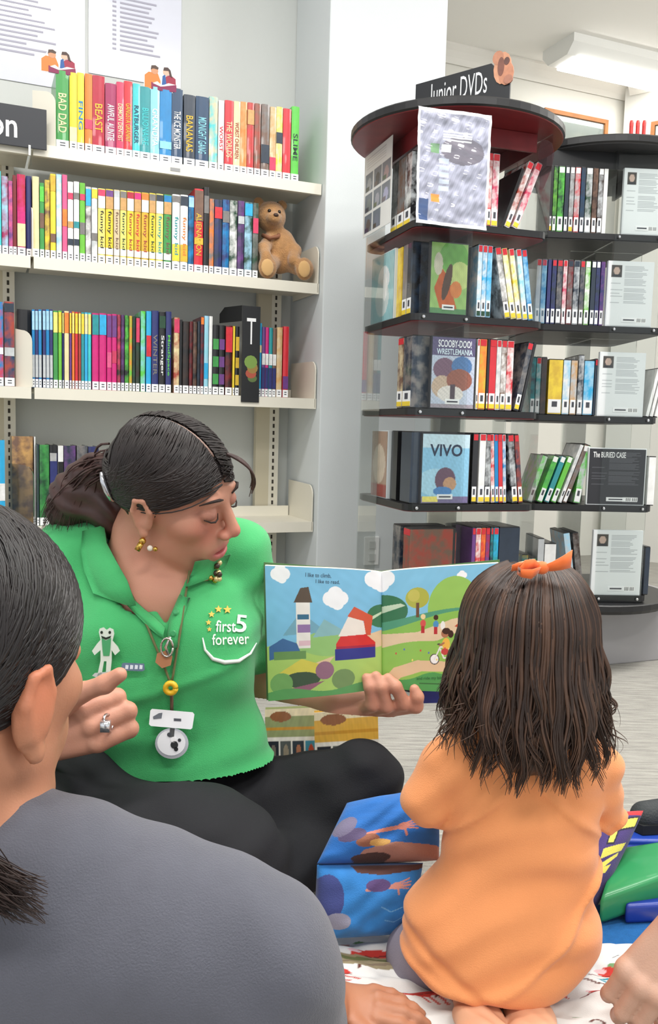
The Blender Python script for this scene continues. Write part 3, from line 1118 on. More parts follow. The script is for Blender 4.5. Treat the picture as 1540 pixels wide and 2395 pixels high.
link('body', fast_mesh(v_, q_, plush), BR)
eyes = mat((28, 22, 20), 0.15)
for ex in (-0.02, 0.014):
    MB().ball(hd + np.array((ex, -0.043, 0.008)), 0.006, eyes).build('eye', BR, smooth=True)
MB().ball(hd + np.array((-0.004, -0.064, -0.008)), (0.009, 0.006, 0.006), mat((60, 38, 28), 0.5)).build('nose', BR, smooth=True)
pad = mat((206, 164, 108), 0.9, sheen=0.4)
for tx, ty in ((626, 628), (712, 632)):
    MB().ball(bl(tx, ty, -0.1035), (0.022, 0.004, 0.027), pad).build('foot_pad', BR, smooth=True)
MB().tube([bl(615, 553, -0.03), bl(632, 560, -0.06), bl(650, 556, -0.045), bl(658, 548, -0.01)], [0.007] * 4, mat((140, 92, 66), 0.8)).build('scarf', BR, smooth=True)


# ================================================================== THE DISC STANDS
class Stand:
    def __init__(s, corner, ang, side, name, label, red):
        s.c, s.a, s.S = Vector((corner.x, corner.y, 0)), ang, side
        s.x = Vector((math.cos(ang), math.sin(ang), 0))
        s.y = Vector((-math.sin(ang), math.cos(ang), 0))
        s.o = empty('disc_stand', s.c, ang, label, 'display stand')
        s.name = name
        s.red = red

    def pick(s, px, py, y=0.0):
        p = at_plane(px, py, s.c + s.y * y, s.y) - s.c
        return Vector((p.dot(s.x), p.dot(s.y), p.z))

    def pick_left(s, px, py, x=0.0):
        p = at_plane(px, py, s.c + s.x * x, s.x) - s.c
        return Vector((p.dot(s.x), p.dot(s.y), p.z))

    def world(s, x, y, z):
        return s.c + s.x * x + s.y * y + Vector((0, 0, z))


blackm = mat((26, 26, 28), 0.4, var=0.1)
redm = mat((122, 34, 38), 0.42, var=0.12, vscale=25)
acryl = clear_mat((0.965, 0.98, 0.975), 0.03, 0.5)
frost = clear_mat((0.93, 0.94, 0.935), 0.08, 0.8)
bolt = mat((215, 216, 218), 0.25, metal=1.0)


def rsq(S, r, g=0.0):
    pts = []
    for cx_, cy_, a0 in ((S - r + g, S - r + g, 0), (r - g, S - r + g, 1), (r - g, r - g, 2), (S - r + g, r - g, 3)):
        for k in range(5):
            a = (a0 + k / 4) * math.pi / 2
            pts.append((cx_ + r * math.cos(a), cy_ + r * math.sin(a)))
    return pts


def build_stand(st, zs, ztop, R, pocket, cc, divs):
    S = st.S
    for z in zs:
        b = MB()
        b.prism(rsq(S, 0.03, 0.012), z - 0.017, z, blackm, 'z')
        b.prism(rsq(S, 0.03, 0.008), z - 0.0195, z - 0.0171, redm if st.red else mat((52, 50, 50), 0.5), 'z')
        bd = b.build('shelf_board', st.o)
        for bx in pocket:
            MB().lathe([(0.0045, 0), (0.0045, 0.004), (0.003, 0.006)], bolt, 10, Matrix.Translation((bx, -0.0155, z - 0.009)) @ Matrix.Rotation(math.pi / 2, 4, 'X')).build('bolt', bd)
    M = Matrix.Translation((cc[0], cc[1], 0))
    d = MB()
    d.lathe([(R - 0.004, ztop), (R, ztop + 0.004), (R, ztop + 0.02), (R - 0.004, ztop + 0.024)], blackm, 56, M)
    d.lathe([(R - 0.006, ztop - 0.002), (R - 0.004, ztop + 0.0005)], redm if st.red else mat((60, 60, 62), 0.5), 56, M)
    d.build('top_disc', st.o)
    hm = redm if st.red else blackm
    MB().box((0.02, 0.02, ztop - 0.05), (S - 0.02, 0.028, ztop - 0.003), hm).build('header_panel', st.o)
    MB().box((0.02, 0.03, ztop - 0.05), (0.028, S - 0.02, ztop - 0.003), hm).build('header_panel', st.o)
    MB().box((S - 0.028, 0.03, ztop - 0.05), (S - 0.02, S - 0.02, ztop - 0.003), hm).build('header_panel', st.o)
    z0 = zs[-1] - 0.02
    R = R * (0.86 if st.red else 1.0)
    MB().lathe([(R * 0.95, z0 - 0.03), (R * 0.97, z0 - 0.02), (R * 0.97, z0 - 0.004), (R * 0.96, z0 - 0.001)], blackm, 48, M).build('base_disc', st.o)
    zh = ztop - 0.004
    # clear panels: over the pocket, on the left, on the right, and the inner cross
    lo_x, hi_x = pocket[0] - 0.012, pocket[1] + 0.012
    MB().box((lo_x, -0.0155, z0), (hi_x, -0.0125, zh), acryl).build('clear_panel', st.o)
    MB().box((-0.0155, S - 0.155, z0), (-0.0125, S - 0.005, zh), acryl).build('clear_panel', st.o)
    if st.red:
        MB().box((S + 0.0125, 0.0, z0), (S + 0.0155, 0.15, zh), acryl).build('clear_panel', st.o)
    xm = pocket[1] + 0.014 if pocket[0] < S / 2 else pocket[0] - 0.014
    for i in range(len(zs)):
        zt = (zs[i - 1] - 0.02) if i else ztop - 0.003
        if i in divs:
            MB().box((xm, 0.0, zs[i]), (xm + 0.003, 0.145, zt), acryl).build('divider', st.o)
        MB().box((0.15, 0.15, zs[i]), (S - 0.002, 0.153, zt), frost).build('back_panel', st.o)
        if st.red:
            MB().box((0.147, 0.02, zs[i]), (0.149, S - 0.15, zt), frost).build('back_panel', st.o)
        MB().box((S - 0.15, 0.16, zs[i]), (S - 0.147, S - 0.004, zt), frost).build('back_panel', st.o)
    return z0 - 0.03


A = Stand(at(963, 1000, 2.25), 0.31, 0.36, 'the sign stand', 'tall square clear and black disc stand with a round red-brown top', True)
zA = [A.pick(1085, y)[2] + 0.008 for y in (532, 748, 966, 1186, 1404)]
ztA = at(1050, 272, 2.19).z
zb_ = build_stand(A, zA, ztA, 0.292, (0.015, 0.135), (0.18, 0.18), (1, 3))
MB().lathe([(0.15, 0), (0.15, 0.02), (0.06, 0.03), (0.06, zb_)], blackm, 32, Matrix.Translation((0.18, 0.18, 0))).build('pedestal', A.o)

B = Stand(at(1238, 1000, 2.58), 0.07, 0.38, 'the right-hand stand', 'wide clear and black disc stand at the right edge on a grey plinth', False)
zB = [B.pick(1440, y)[2] + 0.008 for y in (556, 771, 981, 1188, 1398)]
ztB = at(1440, 345, 2.50).z
zb_ = build_stand(B, zB, ztB, 0.296, (0.235, 0.355), (0.255, 0.225), (0, 1))
# plinth under the right-hand stand
pc = B.world(0.19, 0.19, 0)
PL = empty('plinth', (pc.x, pc.y, 0), 0.38, 'plain grey box plinth standing on the carpet under the right-hand disc stand', 'plinth')
gp = at_z(1490, 1611, 0.0)
MB().box((-0.26, -0.13, 0), (0.5, 0.3, zb_ - 0.001), mat((158, 156, 157), 0.6, var=0.03)).build('body', PL, bevel=0.004)


# ---- disc cases
def case_parts(root, w, dep, h, color, art, lab='yellow', dot='red', shell=(34, 34, 36), bands=()):
    t = 0.002
    MB().box((0, 0.0008, 0), (w, dep, h), mat(shell, 0.3)).build('case', root, bevel=0.0012)
    cm = mat(CN[color], 0.22, rgb2=CN[art], vscale=34, coat=0.4) if art else mat(CN[color], 0.22, var=0.12, vscale=30, coat=0.4)
    MB().box((-0.0003, 0.0, 0.003), (w + 0.0003, dep - 0.008, h - 0.003), cm).build('sleeve', root)
    if lab:
        lb = MB().box((0.001, -0.0008, 0.006), (w - 0.001, 0, 0.046), label_m)
        if lab != 'white':
            lb.box((0.001, -0.0012, 0.006), (w - 0.001, -0.0006, 0.018), mat(CN[lab], 0.5))
        lb.box((w * 0.3, -0.0012, 0.024), (w * 0.7, -0.0006, 0.04), ink)
        lb.build('spine_label', root)
    if dot:
        MB().box((0.001, -0.0008, h - 0.02), (w - 0.001, 0, h - 0.004), mat(CN[dot], 0.4)).build('rating_sticker', root)
    for z0, z1, c in bands:
        MB().box((0.0005, -0.0007, h * z0), (w - 0.0005, 0, h * z1), mat(CN[c], 0.4)).build('spine_band', root)


def case_row(st, tier, items, side='front', start=0, h=0.19):
    """items: (px at base left, px at base right, colour, art, options)"""
    zt = (zA if st is A else zB)[tier]
    n_ = start
    for it in items:
        px0, px1, color, art = it[:4]
        kw = dict(it[4]) if len(it) > 4 else {}
        n_ += 1
        lean = kw.pop('lean', 0.0)
        hh = kw.pop('h', h)
        desc = kw.pop('desc', color if not art else '%s and %s' % (color, art))
        py = (532, 748, 966, 1186, 1404)[tier] - 12
        if side == 'front':
            a, b = st.pick(px0, py, 0.006)[0], st.pick(px1, py, 0.006)[0]
            w = max(0.006, b - a - 0.0008) * math.cos(lean)
            p = st.world(a, 0.006, zt)
            rot = st.a
        else:
            a, b = st.pick_left(px0, py, 0.004)[1], st.pick_left(px1, py, 0.004)[1]
            w = max(0.006, a - b - 0.0008)
            p = st.world(0.004, a, zt)
            rot = st.a - math.pi / 2
        p = p + Vector((0, 0, 0.0006))
        if lean > 0:
            p = p + Vector((0, 0, w * math.sin(lean)))
        o = empty('disc_case', p, 0, ('%s disc case, %s tier of %s, %s from left' if side == 'front' else '%s disc case, %s tier, left face of %s, %s from left') % (
            desc, nth(tier + 1), st.name, nth(n_)), 'disc case', 'disc cases in ' + st.name)
        o.rotation_euler = (Matrix.Rotation(rot, 3, 'Z') @ Matrix.Rotation(lean, 3, 'Y')).to_euler()
        case_parts(o, w, 0.132, hh, color, art, **kw)


def cover(st, tier, px0, px1, pyt, canvas, label, shell=(40, 40, 44), y0=-0.006, texts=(), clearshell=False, zoff=0.0):
    """case standing face out in the pocket"""
    zt = (zA if st is A else zB)[tier] + zoff + 0.0006
    py = (532, 748, 966, 1186, 1404)[tier] - 60
    a, b = st.pick(px0, py, y0), st.pick(px1, py, y0)
    w = b[0] - a[0]
    h = st.pick((px0 + px1) / 2, pyt, y0)[2] - zt
    o = empty('disc_case', st.world(a[0], y0, zt), st.a, label, 'disc case', 'face-out cases in the disc stands')
    MB().box((0, 0, 0), (w, 0.013, h), mat(shell, 0.3)).build('case', o, bevel=0.0015)
    link('cover_print', canvas.grid(flat((0.003, -0.0006, 0.003), (w - 0.006, 0, 0), (0, 0, h - 0.006)), print_mat(0.22, coat=0.4), False), o)
    for txt, u, v, tw, th_, c in texts:
        text_obj(txt, mat(c, 0.4), o, frame(Vector((w * u, -0.0011, h * v)), (1, 0, 0), (0, 0, 1)), w * tw, h * th_, 0.02, name='title')
    MB().box((w * 0.34, -0.0015, h * 0.07), (w * 0.66, -0.0007, h * 0.14), label_m).box((w * 0.38, -0.002, h * 0.095), (w * 0.62, -0.0014, h * 0.115), ink).build('barcode_label', o)
    return o


def back_print(photo=True, dark=False, seed=0):
    c = Canvas(64, 90, (232, 235, 236) if not dark else (38, 38, 42))
    r = np.random.default_rng(seed)
    tx = (176, 180, 184) if not dark else (86, 86, 92)
    for k in range(26):
        v = 0.93 - k * 0.025
        if 0.3 < v < 0.34 or 0.6 < v < 0.63:
            continue
        c.rect(0.36, v, 0.36 + 0.55 * r.uniform(0.7, 1), v + 0.011, tx)
        if v < 0.7 and k % 2:
            c.rect(0.06, v, 0.28 * r.uniform(0.7, 1) + 0.05, v + 0.010, tx)
    if photo:
        c.rect(0.06, 0.76, 0.29, 0.95, (70, 66, 62)).oval(0.175, 0.86, 0.07, 0.06, (196, 170, 156)).rect(0.09, 0.76, 0.26, 0.8, (50, 52, 58))
    c.rect(0.62, 0.05, 0.9, 0.13, (245, 245, 245))
    for k in range(9):
        c.rect(0.64 + k * 0.028, 0.06, 0.652 + k * 0.028, 0.12, (40, 40, 40))
    return c


NA, NBn = A.name, B.name
# --- stand with the sign, front faces
case_row(A, 0, [(1139, 1148, 'red', 'white'), (1149, 1164, 'white', 'rose'), (1172, 1178, 'black', None, dict(lean=0.34, lab=None, dot=None, h=0.17)),
                (1180, 1193, 'white', 'rust', dict(lean=0.36)), (1198, 1212, 'white', 'rose', dict(lean=0.37))], start=0)
case_row(A, 1, [(1114, 1124, 'pale blue', 'white', dict(lab='dark green')), (1125, 1135, 'white', 'cyan', dict(lab='dark green')), (1136, 1147, 'pale blue', 'cyan', dict(lab='dark green')),
                (1182, 1195, 'grey', 'white', dict(lean=-0.2)), (1197, 1209, 'pale yellow', 'white', dict(lean=-0.2)), (1211, 1222, 'white', 'yellow', dict(lean=-0.18)),
                (1225, 1236, 'white', 'pale cyan', dict(lean=-0.16)), (1238, 1249, 'blue', 'pale blue', dict(lean=-0.16))])
case_row(A, 2, [(1112, 1117, 'white', None), (1118, 1134, 'orange', 'gold'), (1136, 1141, 'black', None, dict(dot=None)), (1142, 1157, 'red', None), (1158, 1168, 'white', 'silver'),
                (1169, 1181, 'brown', 'white'), (1182, 1197, 'white', 'red'), (1202, 1214, 'slate', 'grey', dict(lean=0.2)), (1216, 1222, 'black', None, dict(lean=0.19, dot=None, lab=None))])
case_row(A, 3, [(1102, 1114, 'black', None), (1118, 1132, 'white', None), (1133, 1146, 'black', 'silver'), (1150, 1158, 'white', 'red', dict(lean=-0.06)), (1159, 1167, 'blue', None, dict(lean=-0.06)),
                (1168, 1177, 'red', None, dict(lean=-0.06)), (1178, 1185, 'white', 'blue', dict(lean=-0.06)), (1199, 1212, 'black', 'silver', dict(lean=-0.12)), (1214, 1224, 'rust', 'slate', dict(lean=-0.12))])
case_row(A, 4, [(1100, 1108, 'purple', None), (1109, 1120, 'white', 'red'), (1121, 1131, 'orange', 'red'), (1132, 1141, 'crimson', 'purple'), (1143, 1149, 'teal', 'slate'), (1150, 1161, 'cyan', 'teal'),
                (1163, 1210, 'slate', None, dict(dot=None, lab=None, desc='thick slate'))])
# left faces
case_row(A, 0, [(915, 928, 'grey', 'black', dict(dot=None)), (929, 944, 'brown', 'grey', dict(dot=None)), (945, 960, 'black', 'silver', dict(dot=None))], 'left')
case_row(A, 1, [(925, 938, 'yellow', 'gold', dict(dot=None, lab=None)), (940, 950, 'grey', None, dict(dot=None)), (951, 961, 'slate', 'black', dict(dot=None))], 'left')
case_row(A, 2, [(928, 940, 'beige', 'brown', dict(dot='red')), (941, 960, 'slate', 'grey', dict(dot=None))], 'left')
case_row(A, 3, [(912, 926, 'black', None, dict(dot=None, lab=None)), (935, 958, 'slate', None, dict(dot=None, lab=None))], 'left')
case_row(A, 4, [(915, 932, 'slate', 'grey', dict(dot=None, lab=None)), (940, 955, 'rust', 'brown', dict(dot='red'))], 'left')


def left_cover(tier, px0, px1, canvas, label):
    zt = zA[tier] + 0.0006
    py = (532, 748, 966, 1186, 1404)[tier] - 60
    a, b = A.pick_left(px0, py, -0.004)[1], A.pick_left(px1, py, -0.004)[1]
    w = a - b
    o = empty('disc_case', A.world(-0.004, a, zt), A.a - math.pi / 2, label, 'disc case', 'face-out cases in the disc stands')
    MB().box((0, 0, 0), (w, 0.013, 0.19), mat((200, 206, 208), 0.3)).build('case', o, bevel=0.0015)
    link('cover_print', canvas.grid(flat((0.003, -0.0006, 0.003), (w - 0.006, 0, 0), (0, 0, 0.184)), print_mat(0.22, coat=0.4), False), o)


left_cover(1, 869, 922, Canvas(40, 60, (150, 196, 202)).oval(.55, .62, .26, .2, (226, 232, 234)).oval(.5, .35, .3, .28, (206, 218, 218)).oval(.62, .5, .1, .2, (240, 240, 238)).mottle(.15),
           'pale blue disc case facing left in second tier of the stand with the sign')
left_cover(3, 868, 905, Canvas(30, 40, (168, 140, 120)).oval(.5, .5, .4, .3, (206, 190, 170)).rect(0, 0, 1, .2, (150, 60, 50)).mottle(.2),
           'brown disc case facing left in fourth tier of the stand with the sign')

# face-out covers in the pocket
c = Canvas(70, 100, (150, 190, 110)).oval(.62, .8, .4, .24, (110, 170, 80)).oval(.8, .55, .3, .2, (190, 206, 130)).poly([(.1, .35), (.3, .65), (.5, .5), (.75, .05), (.3, .02)], (196, 96, 44))
c.oval(.45, .45, .1, .28, (86, 62, 48), -.4).oval(.7, .35, .16, .12, (214, 130, 70)).rect(0, 0, 1, .08, (90, 140, 90)).oval(.2, .7, .12, .16, (206, 200, 180)).mottle(.2, seed=3)
cover(A, 1, 1004, 1094, 566, c, 'green and orange face-out disc case in second tier of the stand with the sign')
c = Canvas(70, 100, (186, 196, 214)).rect(0, .74, 1, 1, (92, 84, 120)).oval(.3, .55, .26, .16, (120, 90, 110)).oval(.7, .6, .24, .14, (80, 120, 170)).oval(.25, .3, .24, .16, (196, 172, 150))
c.oval(.65, .4, .3, .16, (150, 92, 76)).oval(.45, .2, .3, .12, (222, 216, 210)).rect(0, 0, 1, .06, (160, 150, 160)).rect(.44, .1, .56, .34, (80, 64, 74)).mottle(.3, 14, 14, seed=5)
cover(A, 2, 1006, 1111, 787, c, 'purple and grey wrestling disc case facing out in the stand with the sign', texts=(('SCOOBY-DOO!', .52, .9, .74, .1, (238, 240, 244)), ('WRESTLEMANIA', .52, .79, .8, .08, (214, 230, 240))))
c = Canvas(70, 100, (140, 196, 226)).rect(0, .8, 1, 1, (196, 222, 234)).oval(.3, .3, .4, .2, (170, 214, 234)).oval(.5, .34, .22, .18, (104, 72, 92)).oval(.6, .28, .14, .1, (196, 150, 112)).rect(0, 0, 1, .1, (120, 110, 150))
c.oval(.45, .17, .2, .07, (70, 130, 190)).rect(.02, .02, .36, .1, (238, 224, 110)).mottle(.15, seed=8)
cover(A, 3, 984, 1098, 1013, c, 'light blue face-out disc case with bold dark title lettering', texts=(('VIVO', .5, .76, .66, .17, (30, 46, 74)),))
c = Canvas(70, 100, (186, 60, 54)).rect(0, .6, 1, .72, (150, 40, 46)).oval(.25, .25, .2, .16, (60, 50, 56)).oval(.75, .3, .24, .18, (130, 70, 50)).oval(.5, .12, .4, .1, (214, 196, 190)).rect(.3, .82, .6, .9, (240, 240, 240)).mottle(.25, seed=9)
cover(A, 4, 962, 1066, 1244, c, 'red face-out disc case with white title behind the picture book', texts=(('UNIKIDZ', .5, .74, .6, .09, (236, 230, 230)),))

# --- right-hand stand
case_row(B, 0, [(1285, 1291, 'black', None, dict(dot=None)), (1292, 1301, 'dark green', 'bright green', dict(dot=None, lab='white')), (1303, 1317, 'lime', 'dark green', dict(dot='white', lab='white')), (1319, 1328, 'slate', None, dict(dot='white', lab='white')),
                (1330, 1340, 'grey', 'silver', dict(dot='white')), (1342, 1354, 'red', 'silver', dict(dot='white', lab='white')), (1356, 1366, 'slate', 'navy', dict(lab='white', dot=None)), (1368, 1382, 'silver', 'dark green', dict(lab='white', dot='white')),
                (1384, 1395, 'brown', 'dark brown', dict(lab='white', dot=None)), (1397, 1408, 'dark brown', 'silver', dict(lab='white', dot='white')), (1409, 1418, 'white', None, dict(dot=None, lab=None))])
case_row(B, 1, [(1252, 1262, 'silver', None, dict(lab='white')), (1264, 1275, 'pale blue', 'blue', dict(lab='white')), (1278, 1286, 'indigo', None, dict(lab='white', dot=None)), (1288, 1298, 'indigo', 'slate', dict(lab='white')), (1300, 1312, 'slate', 'grey', dict(lab='white')),
                (1314, 1323, 'white', 'rose', dict(lab='white')), (1325, 1337, 'dark red', 'grey', dict(lab='white', dot='slate')), (1339, 1352, 'silver', 'slate', dict(lab='white', dot='slate')), (1354, 1364, 'grey', 'slate', dict(lab='white')),
                (1366, 1377, 'bright green', 'white', dict(lab='white', dot='white')), (1380, 1390, 'slate', None, dict(lab='white', dot='white')), (1391, 1400, 'indigo', 'slate', dict(lab='white', dot='white')), (1402, 1411, 'purple', 'indigo', dict(lab='white', dot=None))])
case_row(B, 2, [(1240, 1250, 'teal', 'slate', dict(lab='white', dot=None, h=.17)), (1252, 1262, 'silver', 'teal', dict(lab='white', h=.17)), (1264, 1276, 'dark brown', 'black', dict(lab=None, dot=None, h=.17)), (1281, 1313, 'gold', 'yellow', dict(lab='white', dot=None, h=.165, desc='thick gold')), (1315, 1331, 'pale blue', 'white', dict(lab='white', dot=None, h=.165)),
                (1333, 1347, 'tan', 'silver', dict(lab='white', dot=None, h=.165)), (1350, 1362, 'silver', 'slate', dict(lab='white', dot=None, h=.18)), (1364, 1386, 'pale blue', 'cyan', dict(lab='white', dot=None, h=.165)), (1388, 1394, 'slate', None, dict(lab=None, h=.17))])
case_row(B, 3, [(1233, 1245, 'silver', 'lime', dict(lab='white', dot=None, lean=.3, h=.15)), (1256, 1269, 'lime', 'green', dict(lab='white', dot='white', lean=.32, h=.15)), (1273, 1285, 'teal', None, dict(lab='white', dot='white', lean=.33, h=.15)), (1289, 1301, 'lime', 'bright green', dict(lab='white', dot='white', lean=.33, h=.15)),
                (1306, 1314, 'white', 'silver', dict(lab='white', dot=None, lean=.33)), (1316, 1326, 'brown', 'grey', dict(lab='white', dot=None, lean=.33)), (1342, 1357, 'lime', 'silver', dict(lab='white', dot='white', lean=.14, h=.18))])
case_row(B, 4, [(1218, 1232, 'gold', 'teal', dict(lab='white', dot=None, h=.12)), (1234, 1250, 'lime', 'silver', dict(lab='white', dot=None, h=.11)), (1254, 1268, 'silver', None, dict(lab='white', dot=None, h=.17)), (1270, 1296, 'white', None, dict(lab=None, dot=None, h=.155, bands=[(.3, .6, 'slate')])),
                (1334, 1348, 'pale blue', 'silver', dict(lab='white', dot=None, lean=-.16)), (1352, 1366, 'dark brown', 'grey', dict(lab='white', dot=None, lean=-.14))])
WS = (226, 230, 232)
cover(B, 0, 1458, 1552, 394, back_print(True, seed=1), 'white back cover with portrait in top tier of the right-hand stand', WS)
cover(B, 1, 1420, 1528, 611, back_print(True, seed=2), 'white back cover with dark portrait in second tier of the right-hand stand', WS)
cover(B, 2, 1400, 1508, 824, back_print(True, seed=3), 'white back cover with faint portrait in third tier of the right-hand stand', WS)
cover(B, 3, 1374, 1510, 1048, back_print(False, True, seed=4), 'black square audio case with white title in the right-hand stand', WS, texts=(('The BURIED CASE', .36, .88, .56, .1, (232, 232, 232)),))
cover(B, 4, 1384, 1500, 1240, back_print(True, seed=5), 'white back cover with dark thumbnail in lowest tier of the right-hand stand', WS)
for tier, px0, px1, ang in ((2, 1512, 1519, .2), (2, 1522, 1529, .2), (2, 1533, 1541, .2), (4, 1505, 1516, 0), (3, 1514, 1530, 0)):
    case_row(B, tier, [(px0, px1, 'white' if tier != 4 else 'slate', None, dict(lab=None, dot=None, lean=ang, h=.15))], start=9 + int((px0 - 1500) / 9))

# header sign on the first stand
sgc = A.world(0.18, 0.18, 0)
SGN = empty('header_sign', (sgc.x, sgc.y, ztA + 0.024), -0.66, 'black slanted sign with white lettering and animal cut-out on the disc stand', 'sign')
hh = 1.712 - ztA - 0.024
MB().prism([(-0.138, 0), (-0.138, hh - 0.004), (0.10, hh), (0.158, hh - 0.055), (0.158, 0)], -0.003, 0.003, mat((34, 36, 40), 0.45), 'y').build('panel', SGN, bevel=0.0012)
text_obj('Junior DVDs', mat((222, 224, 226), 0.5), SGN, frame(Vector((0.0, -0.0035, hh * 0.68)), (1, 0, 0), (0, 0, 1)), 0.18, hh * 0.46, 0.0)
an = MB()
E8 = lambda cx, cz, rx, rz: [(cx + rx * math.cos(t * math.pi / 7), cz + rz * math.sin(t * math.pi / 7)) for t in range(14)]
for i, (cx_, cz_, rx_, rz_, c_) in enumerate(((0.135, .07, .032, .05, (196, 142, 112)), (0.118, .105, .02, .022, (178, 124, 98)), (0.15, .05, .026, .036, (186, 128, 100)), (0.13, .075, .012, .03, (120, 78, 66)), (.15, .088, .01, .012, (96, 66, 60)), (.158, .03, .016, .014, (168, 116, 96)))):
    an.prism(E8(.135 + (cx_ - .135) * .82, hh - .078 + cz_ * .82, rx_ * .82, rz_ * .82), -0.0055 - i * 0.0004, -0.0035, mat(c_, 0.6, var=.15, vscale=60), 'y')
an.build('animal_cutout', SGN)

# glossy laminated sheet hung on the front, picture sheet on the left, pink paper shape on the right
tl, tr, bL, br = (A.pick(*p, -0.117) for p in ((978, 249), (1150, 271), (972, 521), (1137, 540)))
PS = empty('laminated_sheet', A.world(tl[0], -0.117, bL[2]), A.a, 'large glossy crinkled laminated sheet taped across the stand front under the sign', 'notice')
o_ = Vector((tl[0], 0, bL[2]))
c = Canvas(110, 160, (166, 168, 186))
c.mottle(.5, 5, 7, 2).mottle(.35, 14, 10, 4)
c.oval(.62, .66, .3, .12, (120, 116, 128)).rect(.0, .0, .16, .22, (60, 84, 130)).rect(.18, .62, .3, .7, (120, 160, 120)).rect(.33, .64, .45, .7, (226, 230, 232)).rect(.2, .2, .32, .27, (236, 150, 70))
for k in range(4):
    c.rect(.34, .74 + .022 * k, .74, .752 + .022 * k, (226, 228, 232))
for k in range(5):
    c.rect(.3, .3 + .06 * k, .44, .34 + .06 * k, (196, 206, 222))
c.rect(0, 0, .035, 1, (244, 245, 248)).rect(.965, 0, 1, 1, (244, 245, 248)).rect(0, 0, 1, .03, (244, 245, 248)).rect(0, .97, 1, 1, (244, 245, 248))
P4 = [np.array(p - o_) for p in (bL, br, tl, tr)]
for p in P4:
    p[1] = 0


def crinkle(u, v):
    u_, v_ = u[..., None], v[..., None]
    P = P4[0] * (1 - u_) * (1 - v_) + P4[1] * u_ * (1 - v_) + P4[2] * (1 - u_) * v_ + P4[3] * u_ * v_
    P = P.copy()
    P[..., 1] += -0.0032 - 0.0011 * np.sin(u * 9 + v * 26 + 2 * np.sin(v * 7)) - 0.0008 * np.sin(u * 31 - v * 17) - 0.0007 * np.sin(v * 60 + u * 8)
    return P


link('print', c.grid(crinkle, print_mat(0.1, spec=0.8, coat=1.0)), PS)
tl, br = A.pick_left(857, 296, -0.017), A.pick_left(913, 520, -0.017)
tl[2] = min(tl[2], ztA - 0.006)
o = empty('picture_sheet', A.world(-0.017, tl[1], br[2]), A.a - math.pi / 2, 'white sheet with rows of small photos on the left side of the stand', 'notice')
w, h = tl[1] - br[1], tl[2] - br[2]
c = Canvas(48, 120, (228, 229, 226))
r_ = np.random.default_rng(3)
for i in range(3):
    for j in range(3):
        if i == 2 and j == 2:
            continue
        c.rect(.06 + j * .31, .54 - i * .25, .34 + j * .31, .76 - i * .25, (110, 120, 130)).oval(.2 + j * .31, .62 - i * .25, .08, .08, tuple(int(q) for q in (r_.integers(80, 190) + r_.integers(-16, 16, 3)))).rect(.08 + j * .31, .55 - i * .25, .2 + j * .31, .6 - i * .25, tuple(int(q) for q in (r_.integers(50, 130) + r_.integers(-22, 22, 3))))
for k in range(5):
    c.rect(.1, .82 + k * .03, .8, .83 + k * .03, (196, 196, 194))
MB().box((0, 0, 0), (w, 0.0008, h), mat((228, 229, 226), .5)).build('paper', o)
link('print', c.grid(flat((0, -0.0004, 0), (w, 0, 0), (0, 0, h)), print_mat(0.35)), o)
p0 = A.pick(1275, 385, -0.018)
o = empty('paper_heart', A.world(p0[0], -0.018, p0[2]), A.a, 'pale pink translucent paper heart hanging on the right of the stand', 'decoration')
MB().prism([(-.022, .03), (-.012, .06), (.004, .062), (.018, .056), (.026, .03), (.02, -.01), (0, -.06), (-.012, -.066), (-.014, -.03)], -.001, 0, clear_mat((.86, .68, .72), .3, .5), 'y').build('cutout', o)
# three red-topped jars far behind, on the second stand
for k in range(3):
    p = at(1478 + k * 15, 291, 2.9)
    o = empty('red_marker', (p.x, p.y, ztB + 0.024), 0, 'small red marker standing on top of the right-hand stand, %s from left' % nth(k + 1), 'marker', 'red markers on the right-hand stand')
    MB().lathe([(.006, 0), (.006, .02), (.0065, .02), (.0065, p.z - ztB - .026), (.005, p.z - ztB - .024)], mat((206, 52, 50), .4), 12).build('barrel', o)
    MB().lathe([(.0068, p.z - ztB - .03), (.0068, p.z - ztB - .02), (.005, p.z - ztB - .012)], mat((226, 64, 60), .4), 12).build('cap', o)

# ================================================================== PEOPLE
def skin_m(bump=0.06):
    return print_mat(0.48, 0.4, bump, 500, sss=0.12)


class Head:
    """head frame: x to the person's right, y forward, z up"""

    def __init__(h, c, F, Uv, k):
        h.c = np.array(c)
        F = Vector(F).normalized()
        Uv = Vector(Uv)
        Uv = (Uv - F * Uv.dot(F)).normalized()
        Sx = F.cross(Uv)
        h.R = np.array([Sx, F, Uv]).T           # columns = axes
        h.k = k
        h.M = Matrix.Identity(4)
        for i in range(3):
            for j in range(3):
                h.M[i][j] = h.R[i, j] * k
            h.M[i][3] = h.c[i]

    def __call__(h, x, y, z):
        return h.c + h.R @ (np.array((x, y, z)) * h.k)

    def inv(h, v):
        return ((v - h.c) @ h.R) / h.k

    def ell(h, s, c, r, k=0.012, sub=False):
        s.ell(h(*c), np.array(r) * h.k, k * h.k, h.R, sub)

    def chain3(h, s, P, r):
        for i in range(len(P) - 1):
            h.cap(s, P[i], P[i + 1], r[i], r[i + 1], .006)

    def cap(h, s, a, b, ra, rb, k=0.01, sub=False):
        s.cap(h(*a), h(*b), ra * h.k, rb * h.k, k * h.k, sub)


